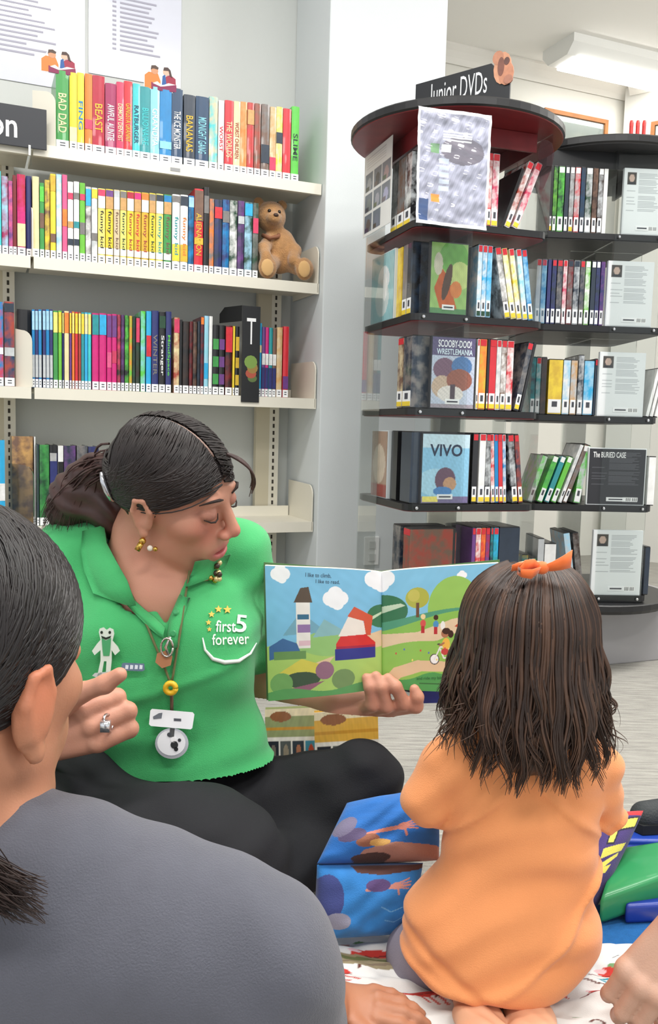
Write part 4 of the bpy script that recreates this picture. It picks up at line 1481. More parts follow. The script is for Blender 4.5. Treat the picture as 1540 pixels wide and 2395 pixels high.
def face(h, s, ears=(1, -1), ear_scale=1.0, concha=True, edz=0.0):
    h.ell(s, (0, -.012, .03), (.074, .094, .086), .01)
    h.ell(s, (0, .028, -.035), (.059, .062, .08), .03)
    for q in (1, -1):
        h.cap(s, (q * .047, .0, -.06), (q * .014, .07, -.102), .018, .014, .025)
        h.ell(s, (q * .042, .056, -.014), (.022, .022, .02), .02)
    h.ell(s, (0, .076, -.104), (.019, .015, .016), .018)
    h.ell(s, (0, .076, -.056), (.034, .022, .03), .02)
    h.cap(s, (-.03, .079, .032), (.03, .079, .032), .012, .012, .018)
    h.cap(s, (0, .088, .022), (0, .110, -.018), .0075, .010, .01)
    h.ell(s, (0, .110, -.023), (.0115, .012, .0100), .006)
    for q in (1, -1):
        h.ell(s, (q * .0125, .102, -.029), (.0085, .011, .0075), .005)
        h.ell(s, (q * .031, .098, .014), (.017, .013, .010), .010, True)
        h.ell(s, (q * .031, .079, .011), (.0155, .0135, .0125), .004)
    for q in (1, -1):
        h.chain3(s, [(0, .0935, -.0575), (q * .014, .0905, -.0575), (q * .026, .080, -.0555)], (.0055, .005, .0025))
        h.chain3(s, [(0, .0925, -.0715), (q * .012, .0905, -.0710), (q * .024, .080, -.0585)], (.0068, .006, .0025))
    h.ell(s, (0, .098, -.0642), (.021, .014, .0036), .003, True)
    e = ear_scale
    for q in ears:
        h.ell(s, (q * .077, -.006, -.004 + edz), (.0075 * e, .018 * e, .032 * e), .008)
        pts = [(.078, .006, -.02), (.082, .008, .008), (.086, -.002, .026), (.087, -.016, .022), (.085, -.02, .002), (.081, -.012, -.022), (.078, -.002, -.034)]
        for a, b in zip(pts[:-1], pts[1:]):
            h.cap(s, (q * a[0], a[1] * e, a[2] * e + edz), (q * b[0], b[1] * e, b[2] * e + edz), .0042, .0042, .003)
        if concha:
            h.ell(s, (q * .0865, -.003, -.002 + edz), (.006, .008 * e, .014 * e), .003, True)
        else:
            h.ell(s, (q * .082, -.006, edz), (.006, .016 * e, .027 * e), .004)
        h.ell(s, (q * .079, -.002, -.034 * e + edz), (.0055, .008, .009), .004)


def project_np(x, y, z):
    z = z - CAM_H
    d = y * _cp - z * _sp
    u = y * _sp + z * _cp
    a, b = x / d * F_PX, -u / d * F_PX
    return CX + a * _cr - b * _sr, CY + a * _sr + b * _cr


def in_line(px, py, p, q):
    """signed distance in metres-ish (1450 px per metre); negative on the right of p->q when walking up the image"""
    dx, dy = q[0] - p[0], q[1] - p[1]
    L = math.hypot(dx, dy)
    return ((px - p[0]) * dy - (py - p[1]) * dx) / L / 1450.0


def hand(s, W, d, n, curls, spread=.0205, L=1.0, rad=.0088, thumb=None, palm=True):
    """back of hand faces n, fingers leave along d; curls = per finger three bends towards the palm"""
    W, d, n = np.array(W), np.array(d) / np.linalg.norm(d), np.array(n)
    n = n - d * n.dot(d)
    n /= np.linalg.norm(n)
    t = np.cross(d, n)
    kn = []
    for i, off in enumerate((1.5, .5, -.5, -1.5)):
        K = W + d * (.085, .088, .084, .076)[i] * L + t * off * spread * L + n * (.004 if i in (1, 2) else 0)
        kn.append(K)
        if palm:
            s.cap(W + t * off * .011 * L - n * .002, K - n * .006, .0145 * L, .0125 * L, .012)
        p, dirv = K, d.copy()
        r = rad * L * (1, 1.04, 1, .9)[i]
        lens = np.array((.043, .026, .021)) * L * (.95, 1.05, 1, .82)[i]
        for j in range(3):
            a = curls[i][j]
            dirv = dirv * math.cos(a) - np.cross(np.cross(d, n), dirv) * 0 + 0 * n if False else dirv
            ax = t
            c_, s_ = math.cos(a), math.sin(a)
            dirv = dirv * c_ + np.cross(ax, dirv) * s_ * (1 if np.dot(np.cross(ax, d), -n) > 0 else -1) + ax * np.dot(ax, dirv) * (1 - c_)
            q = p + dirv * lens[j]
            s.cap(p, q, r * (1.06, .98, .9)[j], r * (.98, .9, .78)[j], .004)
            p = q
    if thumb is not None:
        s.chain(thumb, [.014 * L, .0118 * L, .0105 * L, .0088 * L][:len(thumb)], .007)
    return kn


def skin_tint(base, extra=None):
    b = np.array(lin(base)[:3])

    def f(v):
        n = (np.sin(v[:, 0] * 90 + 3 * np.sin(v[:, 2] * 40)) * np.sin(v[:, 1] * 80) * np.sin(v[:, 2] * 85 + 1))[:, None]
        c = b * (1 + .05 * n * np.array((.6, 1.1, 1.2)))
        if extra:
            c = extra(v, c)
        return c
    return f


def drape_text(txt, mt, parent, bv, px0, py0, wpx, hpx, ang=0.0, off=0.0025, bold=0.01, name='lettering'):
    o = text_obj(txt, mt, parent, Matrix.Identity(4), wpx, hpx, bold, name=name)
    ca, sa = math.cos(ang), math.sin(ang)
    Mi = wmat(parent).inverted()
    for v in o.data.vertices:
        x, y = v.co.x, -v.co.y
        p, n_ = hit(bv, px0 + x * ca - y * sa, py0 + x * sa + y * ca, off)
        if p is not None:
            v.co = Mi @ p
    return o


def plate(name, parent, pts, mt, plane, thick=.003, off=0.0, bevel=0.0):
    """flat piece whose outline is given by sight lines onto a plane (point, normal)"""
    p0, n_ = plane
    P = [at_plane(x, y, p0 + n_ * off, n_) for x, y in pts]
    k = len(P)
    b = MB()
    vs = P + [p + n_ * thick for p in P]
    fs = [tuple(range(k)), tuple(range(k, 2 * k))[::-1]] + [(i, k + i, k + (i + 1) % k, (i + 1) % k) for i in range(k)]
    b.add(vs, fs, mt)
    me = b.mesh()
    bm = bmesh.new()
    bm.from_mesh(me)
    bmesh.ops.recalc_face_normals(bm, faces=bm.faces)
    bm.to_mesh(me)
    bm.free()
    return link(name, me, parent, world=parent is not None)


def ring_pts(cx_, cy_, rx, ry, n_=18):
    return [(cx_ + rx * math.cos(2 * math.pi * k / n_), cy_ + ry * math.sin(2 * math.pi * k / n_)) for k in range(n_)]


A_ = lambda x, y, z: np.array(at(x, y, z))

# ------------------------------------------------------------------ the reading woman
WZ = at_z(380, 2150, 0.0)
WM = empty('person', (at(380, 1900, 1.4).x, 1.4, 0), 0, 'woman in a green polo shirt sitting cross-legged and reading the picture book aloud', 'person')
HW = Head(at(408, 1158, 1.34), (.90, -.30, -.28), (.20, -.42, .88), .97)
s = Solid((-.60, 1.02, .26), (.24, 1.62, .90), .0028)
face(HW, s)
HW.cap(s, (0, -.028, -.05), (0, -.05, -.12), .056, .052, .02)
s.cap(HW(0, -.04, -.09), A_(345, 1390, 1.385), .055, .062, .02)
s.cap(A_(200, 1330, 1.44), A_(530, 1330, 1.44), .045, .045, .03)
s.ell(A_(375, 1450, 1.40), (.12, .075, .10), .03)
# her right arm and fist
s.chain([A_(160, 1320, 1.42), A_(85, 1620, 1.33)], [.046, .04], .02)
wr = A_(66, 1735, 1.19)
s.chain([A_(85, 1640, 1.33), A_(40, 1725, 1.28), wr], [.042, .038, .027], .02)
th = [A_(125, 1672, 1.165), A_(190, 1620, 1.145), A_(246, 1600, 1.13), A_(280, 1578, 1.125)]
kn = hand(s, wr, np.array((.88, -.12, .40)), np.array((-.1, -1.0, .12)), [(.62, 1.5, 1.1), (.66, 1.5, 1.1), (.7, 1.5, 1.1), (.75, 1.5, 1.1)], .0205, 1.12, .0116, th)
# her left arm and the hand under the book
s.chain([A_(560, 1310, 1.46), A_(600, 1590, 1.545), A_(700, 1640, 1.51), A_(775, 1655, 1.465)], [.045, .04, .034, .025], .02)
s.cap(A_(775, 1655, 1.465), A_(850, 1650, 1.45), .024, .022, .02)
s.cap(A_(800, 1655, 1.45), A_(905, 1660, 1.435), .02, .016, .02)
for ch in (((848, 1660, 1.44), (872, 1648, 1.398), (866, 1606, 1.388), (858, 1586, 1.392)), ((868, 1662, 1.44), (905, 1652, 1.398), (893, 1607, 1.386), (880, 1581, 1.391)),
           ((892, 1662, 1.435), (946, 1645, 1.396), (926, 1606, 1.385), (908, 1586, 1.39)), ((915, 1660, 1.43), (974, 1652, 1.398), (977, 1630, 1.39), (970, 1612, 1.39))):
    s.chain([A_(*p) for p in ch], [.0115, .0108, .0098, .0082], .006)


def woman_tint(v, c):
    l = HW.inv(v)
    near = np.abs(l).max(1) < .16
    x, y, z = np.abs(l[:, 0]), l[:, 1], l[:, 2]
    def mixc(m, rgb, a):
        m = (m * a * near)[:, None]
        return c * (1 - m) + np.array(lin(rgb)[:3]) * m
    g = lambda d: np.clip(1 - d, 0, 1)
    c = mixc(g(((x / .027) ** 2 + ((z + .0640) / .0135) ** 2) * .6) * (y > .074), (184, 82, 88), .95)
    c = mixc(g(((x - .04) / .03) ** 2 + ((z + .02) / .03) ** 2) * (y > .03), (196, 104, 88), .5)
    c = mixc(g(((x) / .02) ** 2 + ((z + .024) / .02) ** 2) * (y > .095), (190, 100, 86), .45)
    c = mixc(g((((x - .031) / .02) ** 2 + ((z - .012) / .012) ** 2) * .7) * (y > .06), (140, 84, 76), .55)
    return c


body = s.build('body', skin_m(), WM, skin_tint((200, 143, 119), woman_tint))
brow_m = mat((44, 30, 26), 0.8)
for q in (1, -1):
    MB().tube([HW(q * x, y, z) for x, y, z in ((.014, .0935, .033), (.026, .0945, .0385), (.04, .088, .0385), (.052, .074, .032))], [.0012, .0024, .0022, .0008], brow_m, 6).build('eyebrow', WM, True, world=True)
    MB().tube([HW(q * x, y, z) for x, y, z in ((.016, .0885, .008), (.024, .0935, .0035), (.032, .0945, .002), (.04, .091, .0035), (.048, .083, .008))], [.0006, .0013, .0016, .0014, .0008], brow_m, 6).build('eyelashes', WM, True, world=True)

MB().tube([HW(x, y, -.0615) for x, y in ((-.019, .078), (-.011, .0855), (0, .088), (.011, .0855), (.019, .078))], .0042, mat((232, 226, 214), .3), 8).build('teeth', WM, True, world=True)
# polo shirt
s = Solid((-.60, 1.15, .20), (.12, 1.72, .75), .004)
s.ell(A_(372, 1470, 1.42), (.165, .10, .15), .03)
s.ell(A_(292, 1530, 1.36), (.085, .07, .085), .04)
s.ell(A_(462, 1535, 1.36), (.085, .07, .085), .04)
s.ell(A_(365, 1690, 1.41), (.172, .12, .13), .05)
s.ell(A_(420, 1800, 1.40), (.165, .12, .07), .04)
s.chain([A_(168, 1300, 1.44), A_(260, 1292, 1.44), A_(345, 1300, 1.44), A_(440, 1300, 1.45), A_(545, 1298, 1.45)], [.058, .062, .06, .062, .058], .03)
s.chain([A_(166, 1302, 1.435), A_(112, 1510, 1.36)], [.06, .066], .03)
s.chain([A_(547, 1300, 1.45), A_(588, 1500, 1.515)], [.059, .062], .03)
s.ripple(lambda x, y, z: .0022 * np.sin(38 * x - 60 * z + 2.2 * np.sin(22 * z + 9 * x)) + .0016 * np.sin(70 * z + 24 * x + 3 * np.sin(12 * x)) * np.clip((.56 - z) * 9, 0, 1.2) - .004 * np.exp(-((z - .37 - .06 * np.sin(7 * x + 1)) / .009) ** 2))


def vneck(x, y, z):
    px, py = project_np(x, y, z)
    l = in_line(px, py, (389, 1462), (258, 1268))
    r = -in_line(px, py, (389, 1462), (458, 1300))
    return np.maximum(np.maximum(l, r), np.maximum((1262 - py) / 1450, y - 1.43))


s.carve(vneck, .003)
nb, nt_ = A_(345, 1390, 1.385), HW(0, -.04, -.09)


def neckhole(x, y, z):
    d = nt_ - nb
    h = ((x - nb[0]) * d[0] + (y - nb[1]) * d[1] + (z - nb[2]) * d[2]) / (d ** 2).sum()
    h = np.clip(h, -.2, 1.5)
    return np.sqrt((x - nb[0] - h * d[0]) ** 2 + (y - nb[1] - h * d[1]) ** 2 + (z - nb[2] - h * d[2]) ** 2) - .068


s.carve(neckhole, .004)
green = mat((66, 176, 104), 0.85, bump=0.25, bscale=700, var=0.04, vscale=30, sheen=0.2)
shirt = s.build('polo_shirt', green, WM)
bvS = bvh_of(shirt)


def collar(name, pts, z_in, off):
    """thin folded flap: pts = (px,py) outline, laid over the shirt"""
    P = []
    for i, (x, y) in enumerate(pts):
        p, n_ = hit(bvS, x, y, off)
        if p is None:
            p = at(x, y, z_in)
        P.append(p)
    return P


def strip(name, inner, outer, mt, parent, thick=.003):
    """flap between an inner and an outer edge (lists of points)"""
    k = len(inner)
    b = MB()
    vs, fs = [], []
    T_ = [Vector((0, -thick, 0)), Vector((0, 0, 0))]
    rows = 4
    for t in T_:
        for j in range(rows + 1):
            f = j / rows
            for i in range(k):
                p = inner[i] * (1 - f) + outer[i] * f + t + Vector((0, -.007 * math.sin(math.pi * f), 0))
                vs.append(p)
    n0 = (rows + 1) * k
    for l in (0, 1):
        for j in range(rows):
            for i in range(k - 1):
                q = (l * n0 + j * k + i, l * n0 + j * k + i + 1, l * n0 + (j + 1) * k + i + 1, l * n0 + (j + 1) * k + i)
                fs.append(q if l else q[::-1])
    for j in range(rows):
        for i in (0, k - 1):
            fs.append((j * k + i, (j + 1) * k + i, n0 + (j + 1) * k + i, n0 + j * k + i))
    for j in (0, rows):
        for i in range(k - 1):
            fs.append((j * k + i, j * k + i + 1, n0 + j * k + i + 1, n0 + j * k + i))
    b.add(vs, fs, mt)
    return b.build(name, parent, True, world=True)


bvB = bvh_of(body)


def over(x, y, off, back=1.40):
    """nearest of shirt and skin along that sight line, lifted off by a little"""
    c_ = [z for z in (hit(bvS, x, y, off)[0], hit(bvB, x, y, off)[0]) if z is not None]
    return min(c_, key=lambda z: z.y) if c_ else at(x, y, back)


strip('collar_flap', [over(x, y, .008) for x, y in ((244, 1236), (262, 1270), (280, 1310), (304, 1360), (322, 1414))],
      [over(x, y, .005) for x, y in ((196, 1246), (192, 1290), (200, 1335), (224, 1390), (288, 1410))], green, WM)
strip('collar_flap', [over(x, y, .008) for x, y in ((458, 1304), (450, 1326), (442, 1350), (434, 1378))],
      [over(x, y, .006) for x, y in ((540, 1296), (530, 1318), (508, 1340), (466, 1366))], green, WM)
strip('neckline', [over(x, y, .004) for x, y in ((318, 1404), (340, 1424), (364, 1446), (388, 1470))],
      [over(x, y, .004) for x, y in ((300, 1414), (324, 1444), (350, 1468), (384, 1496))], green, WM, .002)
# placket with buttons
pk = [hit(bvS, x, y, .004)[0] for x, y in ((424, 1392), (412, 1420), (400, 1450), (394, 1480), (396, 1510))]
pk2 = [hit(bvS, x, y, .003)[0] for x, y in ((446, 1400), (436, 1428), (426, 1458), (420, 1485), (421, 1512))]
if all(p is not None for p in pk + pk2):
    strip('placket', pk, pk2, green, WM, .002)
for x, y in ((414, 1440), (408, 1482)):
    p, n_ = hit(bvS, x, y, .012)
    if p is not None:
        MB().lathe([(.0045, 0), (.005, .001), (.0035, .002)], mat((54, 150, 90), .4), 12, frame(p, n_.orthogonal(), n_.cross(n_.orthogonal()))).build('button', WM, world=True)

# trousers
s = Solid((-.75, .92, -.01), (.26, 1.72, .48), .005)
s.ell(A_(380, 1890, 1.42), (.19, .15, .10), .04)
s.chain([A_(290, 1880, 1.40), A_(140, 1880, 1.28), A_(10, 1930, 1.15)], [.095, .085, .07], .03)
s.chain([A_(10, 1935, 1.15), A_(230, 2060, 1.06), A_(520, 2140, 1.07)], [.066, .058, .045], .03)
s.chain([A_(470, 1900, 1.44), A_(680, 1885, 1.42), A_(846, 1828, 1.39)], [.09, .075, .060], .03)
s.chain([A_(846, 1832, 1.39), A_(760, 1980, 1.36), A_(560, 2080, 1.22)], [.058, .05, .042], .03)
s.ell(A_(400, 1990, 1.22), (.16, .12, .09), .04)
s.ripple(lambda x, y, z: .0025 * np.sin(50 * x + 70 * z + 2 * np.sin(25 * z)) + .0015 * np.sin(120 * z - 40 * x))
s.build('trousers', mat((15, 16, 22), 0.85, bump=0.15, bscale=600), WM)

# hair: scalp mass, combed locks, ponytail
hair_d = mat((38, 31, 30), 0.42, spec=0.5, var=0.35, vscale=40, stretch=(1, 1, 1))
hair_r = mat((60, 36, 32), 0.45, spec=0.6, var=0.3, vscale=40)
s = Solid((-.1, -.125, -.1), (.1, .12, .14), .0026)
s.ell((0, -.014, .034), (.0825, .103, .094), .01)


def hairline(x, y, z):
    return -(y - (.042 + .70 * z - 6.0 * x * x))


s.carve(hairline, .006)
s.carve(lambda x, y, z: -(-(z + .035 + .9 * (y + .03))) if False else np.maximum(z + .02, -(y + .045)), .006)
s.ripple(lambda x, y, z: .0012 * np.sin(260 * (z - .5 * y) + 5 * np.sin(30 * y)))
v_, q_ = s.surface()
link('hair', fast_mesh(v_ @ np.array(HW.M)[:3, :3].T + HW.c, q_, hair_d), WM, world=True)
c0, r0 = np.array((0, -.014, .034)), np.array((.0845, .105, .096))
N, P = 900, 14
t = np.linspace(0, 1, P)[None, :, None]
y0 = RNG.uniform(-.08, .088, N)
sd = np.where(RNG.random(N) < .72, 1.0, -1.0)
z0 = np.sqrt(np.clip(1 - ((y0 + .014) / .105) ** 2, .05, 1)) * .096 + .034
p0 = np.stack([sd * .0032 + .010, y0, z0], 1)
p1 = np.stack([sd * RNG.uniform(.08, .10, N), y0 * .9 + .022, .055 + .2 * (y0) + RNG.uniform(-.05, .02, N)], 1)
p2 = np.stack([sd * .075, y0 * .3 - .045, RNG.uniform(-.01, .05, N)], 1)
p3 = np.stack([sd * .012 + RNG.normal(0, .008, N), np.full(N, -.116), .02 + RNG.normal(0, .010, N)], 1)
path = (1 - t) ** 3 * p0[:, None] + 3 * (1 - t) ** 2 * t * p1[:, None] + 3 * (1 - t) * t ** 2 * p2[:, None] + t ** 3 * p3[:, None]
d = path - c0
path = c0 + d / np.linalg.norm(d / r0, axis=2, keepdims=True) * (1 + RNG.uniform(0, .03, N)[:, None, None])
rad = .0014 * np.sin(np.pi * np.clip(np.linspace(.08, 1, P), 0, 1))[None, :] ** .5 * RNG.uniform(.6, 1.3, N)[:, None] + .0002
part_ = [c0 + (np.array((.010, y_, .12)) - c0) / np.linalg.norm((np.array((.010, y_, .12)) - c0) / (r0 * .988)) for y_ in np.linspace(-.045, .098, 14)]
MB().tube([HW(*p) for p in part_], [.0015] + [.0024] * 12 + [.0015], mat((150, 122, 110), .6), 8).build('parting', WM, True, world=True)
path = path @ np.array(HW.M)[:3, :3].T + HW.c
link('hair_locks', strands(path, rad, hair_d), WM, world=True)
# ponytail
tie = HW(0.006, -.112, .022)
s = Solid((-.66, 1.1, .45), (-.2, 1.7, .95), .0035)
s.chain([tie, A_(218, 1120, 1.40), A_(180, 1165, 1.41), A_(150, 1200, 1.42)], [.02, .036, .042, .026], .02)
s.chain([A_(225, 1130, 1.39), A_(258, 1195, 1.40), A_(262, 1235, 1.40)], [.03, .034, .018], .02)
s.ripple(lambda x, y, z: .002 * np.sin(190 * (x + z) + 4 * np.sin(40 * x)))
s.build('ponytail', hair_r, WM)
N = 260
e0 = np.stack([RNG.uniform(95, 275, N), RNG.uniform(1195, 1245, N)], 1)
paths = []
for i in range(N):
    f = RNG.normal(0, 1, 3) * .008
    w1 = RNG.uniform(0, 1)
    a0 = tie + f
    a1 = A_(222 - 45 * w1, 1090 + RNG.uniform(-25, 40), 1.375 + RNG.normal(0, .015)) + f
    ex, ey = e0[i]
    a2 = A_(ex * .8 + 200 * .2, ey - 80, 1.375 + RNG.uniform(-.03, .03))
    a3 = A_(ex, ey, 1.40 + RNG.uniform(-.02, .02))
    tt = np.linspace(0, 1, 12)[:, None]
    pth = (1 - tt) ** 3 * a0 + 3 * (1 - tt) ** 2 * tt * a1 + 3 * (1 - tt) * tt ** 2 * a2 + tt ** 3 * a3
    pth[:, 0] += .003 * np.sin(tt[:, 0] * 9 + i)
    paths.append(pth)
rad = .0022 * np.linspace(1, .15, 12)[None, :] * RNG.uniform(.5, 1.3, N)[:, None]
link('ponytail_locks', strands(np.array(paths), rad, hair_r), WM, world=True)
MB().tube([HW(.006 + .017 * math.cos(a), -.116 - .004 * math.sin(2 * a), .022 + .017 * math.sin(a)) for a in np.linspace(0, 6.28, 14)], .005, mat((24, 22, 24), .7), 8).build('hair_tie', WM, True, world=True)
# fringe lock over the far brow
fr = []
for i in range(26):
    j = RNG.normal(0, 1)
    a = [HW(-.01, .078, .098), HW(-.03 + .004 * j, .108 + .003 * j, .088), HW(-.048 + .004 * j, .118 + .004 * j, .06), HW(-.052 + .003 * j, .108 + .003 * j, .032 + .006 * RNG.normal())]
    tt = np.linspace(0, 1, 12)[:, None]
    fr.append((1 - tt) ** 3 * a[0] + 3 * (1 - tt) ** 2 * tt * a[1] + 3 * (1 - tt) * tt ** 2 * a[2] + tt ** 3 * a[3])
link('fringe', strands(np.array(fr), np.tile(.0026 * np.linspace(1, .2, 12), (26, 1)), hair_r), WM, world=True)

# clip, earrings, brooches
bvH = bvh_of(*[c_ for c_ in WM.children if c_.name.startswith(('hair', 'ponytail'))])
cp = [hit(bvH, x, y, .004)[0] for x, y in ((243, 1104), (247, 1125), (255, 1148), (264, 1166), (273, 1178))]
MB().tube([p for p in cp if p is not None], [.0025, .0045, .0045, .0035, .002], mat((206, 208, 214), .2, metal=.9), 8).build('hair_clip', WM, True, world=True)
eb = HW(.086, .002, -.043)
er = MB()
gold = mat((214, 172, 84), .22, metal=1.0)
er.ball(eb, .0055, gold, 10)
er.build('earring', WM, True, world=True)
er = MB()
er.box((-.004, -.004, -.016), (.004, .004, -.004), gold, Matrix.Translation(eb) @ Matrix.Rotation(.5, 4, 'Y'))
er.ball(eb + np.array((.012, -.004, -.010)), .0045, mat((236, 228, 214), .15), 10)
er.ball(eb + np.array((.020, -.004, -.011)), .0038, gold, 10)
er.build('earring_drop', WM, True, world=True)
pb, nbv = hit(bvS, 492, 1345, .012)
if pb is None:
    pb = at(492, 1345, 1.37)
br = MB()
for i in range(14):
    br.ball(pb + Vector((random.uniform(-.011, .011), random.uniform(-.006, .0), random.uniform(-.016, .016))), .0048, [gold, mat((60, 44, 30), .3), mat((226, 206, 150), .3, metal=.6)][i % 3], 8)
br.build('collar_brooch', WM, True, world=True)

camd = Vector((0, 0, CAM_H))


def surf_plane(px, py, off, mixn=.5):
    p, n_ = hit(bvS, px, py, off)
    if p is None:
        p, n_ = at(px, py, 1.33), Vector((0, -1, 0))
    n_ = (n_ * (1 - mixn) + (camd - p).normalized() * mixn).normalized()
    return p, n_


fp = surf_plane(243, 1525, .012)
fm, fg = mat((214, 226, 214), .3), mat((70, 160, 104), .35)
FB = plate('frog_brooch', WM, [(232, 1478), (234, 1470), (243, 1467), (250, 1473), (257, 1468), (266, 1472), (268, 1482), (264, 1498), (276, 1512), (281, 1522), (270, 1532), (262, 1520), (262, 1545), (258, 1580), (248, 1582), (250, 1546), (244, 1546), (238, 1580), (228, 1582), (236, 1545), (236, 1520), (222, 1532), (216, 1522), (228, 1505), (236, 1496)], fm, fp)
plate('frog_body', FB, [(238, 1492), (248, 1498), (260, 1492), (258, 1522), (256, 1534), (242, 1534), (240, 1520)], fg, fp, .0008, .003)
for ex in (238, 257):
    plate('frog_eye', FB, ring_pts(ex, 1479, 3, 3.5), mat((26, 40, 30), .3), fp, .0008, .003)
plate('frog_mouth', FB, [(237, 1487), (248, 1491), (260, 1487), (258, 1492), (248, 1496), (239, 1492)], mat((26, 40, 30), .3), fp, .0008, .0031)
plate('frog_base', FB, [(216, 1580), (222, 1574), (262, 1570), (275, 1568), (270, 1577), (226, 1584)], mat((196, 202, 200), .3), fp, .002, .001)
np_ = surf_plane(312, 1561, .012)
NB_ = plate('name_pin', WM, [(286, 1552), (291, 1550), (338, 1552), (339, 1567), (334, 1570), (284, 1568)], mat((104, 126, 150), .3, metal=.3), np_)
for k in range(4):
    plate('pin_letter', NB_, [(294 + k * 11, 1555), (301 + k * 11, 1556), (300 + k * 11, 1565), (293 + k * 11, 1565)], mat((206, 214, 222), .4), np_, .0006, .003)

white_ink = mat((226, 236, 226), .7)
drape_text('first', white_ink, WM, bvS, 527, 1466, 46, 27, .02, name='shirt_print')
drape_text('forever', white_ink, WM, bvS, 538, 1495, 84, 26, -.04, name='shirt_print')
drape_text('5', white_ink, WM, bvS, 562, 1460, 26, 40, .1, name='shirt_print')
star = mat((238, 190, 84), .7)
for x, y, r in ((495, 1437, 8), (511, 1425, 9), (532, 1426, 10), (488, 1456, 7), (490, 1472, 6)):
    P5 = [(x + (r if k % 2 == 0 else r * .45) * math.sin(k * math.pi / 5), y - (r if k % 2 == 0 else r * .45) * math.cos(k * math.pi / 5)) for k in range(10)]
    plate('shirt_star', WM, P5, star, surf_plane(x, y, .002, 0), .0006)
sw = [hit(bvS, x, y, .003)[0] for x, y in ((474, 1492), (480, 1520), (498, 1541), (525, 1550), (556, 1546), (582, 1528), (596, 1505))]
MB().tube([p for p in sw if p is not None], [.001, .002, .003, .0034, .003, .002, .001], white_ink, 6).build('shirt_swoosh', WM, True, world=True)

# ring on her right hand
km = (kn[1] + (kn[1] - wr) / np.linalg.norm(kn[1] - wr) * .024)
fd = Vector(kn[1] - wr).normalized()
MB().tube([Vector(km) + frame((0, 0, 0), fd.orthogonal(), fd.cross(fd.orthogonal())).to_3x3() @ Vector((.0112 * math.cos(a), .0112 * math.sin(a), 0)) for a in np.linspace(0, 6.283, 17)],
          .0022, mat((214, 214, 218), .15, metal=1.0), 8).box((-.006, -.018, -.007), (.006, -.008, .007), mat((226, 228, 232), .15, metal=.8), Matrix.Translation(km)).build('ring', WM, True, world=True)

# lanyard
LY = empty('lanyard', at(402, 1745, 1.25), 0, 'thin olive lanyard with hexagon pendant, yellow bead, white name badge and round case', 'lanyard')
cordm = mat((104, 106, 66), .8)


def cord(pts, r=.0022):
    P = []
    for x, y in pts:
        p, n_ = hit(bvS, x, y, .006)
        q, n2_ = hit(bvB, x, y, .004)
        c_ = [z for z in (p, q) if z is not None]
        P.append(min(c_, key=lambda z: z.y) if c_ else at(x, y, 1.33))
    return P


MB().tube(cord([(272, 1306), (290, 1350), (312, 1396), (330, 1430), (348, 1468), (366, 1510), (384, 1552), (396, 1585), (402, 1600)]), .002, cordm, 6).build('cord', LY, True, world=True)
MB().tube(cord([(444, 1330), (437, 1380), (430, 1430), (422, 1480), (414, 1530), (407, 1575), (403, 1600)]), .002, cordm, 6).build('cord', LY, True, world=True)
MB().tube(cord([(402, 1612), (403, 1640), (403, 1668)]), .0026, mat((110, 84, 66), .8), 6).build('cord', LY, True, world=True)
pp = surf_plane(384, 1540, .012)
plate('hexagon_pendant', LY, [(384 + 21 * math.sin(k * math.pi / 3 + .2), 1542 - 21 * math.cos(k * math.pi / 3 + .2)) for k in range(6)], mat((186, 130, 92), .4, metal=.4), pp, .004)
rp_ = at_plane(391, 1514, pp[0] + pp[1] * .009, pp[1])
MB().tube([rp_ + Vector((.009 * math.cos(a), -.001, .014 * math.sin(a))) for a in np.linspace(0, 6.283, 17)], .0018, mat((210, 206, 196), .2, metal=.9), 6).tube(
    [rp_ + Vector((.004, 0, .016)), rp_ + Vector((-.002, 0, .0)), rp_ + Vector((.003, 0, -.012))], .0025, mat((226, 222, 214), .2, metal=.9), 6).build('silver_charm', LY, True, world=True)
bp_ = surf_plane(403, 1607, .012)
b0 = bp_[0]
MB().tube([b0 + Vector((.0075 * math.cos(a), -.002, .0075 * math.sin(a))) for a in np.linspace(0, 6.283, 17)], .0042, mat((236, 190, 44), .35), 8).build('yellow_bead', LY, True, world=True)
gp_ = surf_plane(403, 1690, .014, .8)
BG = plate('name_badge', LY, [(352, 1662), (356, 1658), (451, 1666), (455, 1671), (450, 1703), (446, 1706), (353, 1698), (349, 1694)], mat((232, 234, 238), .3), gp_, .004)
plate('badge_logo', BG, [(358, 1676), (372, 1668), (380, 1667), (378, 1680), (359, 1682)], mat((100, 106, 116), .5), gp_, .0006, .004)
plate('badge_lettering', BG, [(407, 1680), (424, 1681), (424, 1687), (407, 1686)], mat((70, 74, 84), .5), gp_, .0006, .004)
wp_ = surf_plane(402, 1738, .013, .8)
RC = plate('round_case', LY, ring_pts(402, 1738, 39, 36, 28), mat((206, 208, 212), .18, metal=.7), wp_, .006)
plate('case_face', RC, ring_pts(401, 1737, 33, 30, 28), mat((232, 233, 236), .25, metal=.2), wp_, .0008, .006)
plate('case_strap', RC, [(398, 1703), (409, 1704), (407, 1724), (396, 1724)], mat((70, 72, 74), .5), wp_, .0012, .0065)
for x, y, r, c_ in ((408, 1742, 9, (30, 32, 34)), (406, 1730, 7, (226, 226, 228)), (420, 1731, 4, (40, 44, 50)), (412, 1752, 5, (20, 22, 24)), (396, 1718, 5, (60, 64, 70))):
    plate('case_detail', RC, ring_pts(x, y, r, r, 12), mat(c_, .3), wp_, .001, .0068)

# ------------------------------------------------------------------ the open picture book
PB = empty('picture_book', at(893, 1605, 1.41), 0, 'open square picture book with painted park scene, held up by the woman', 'book')
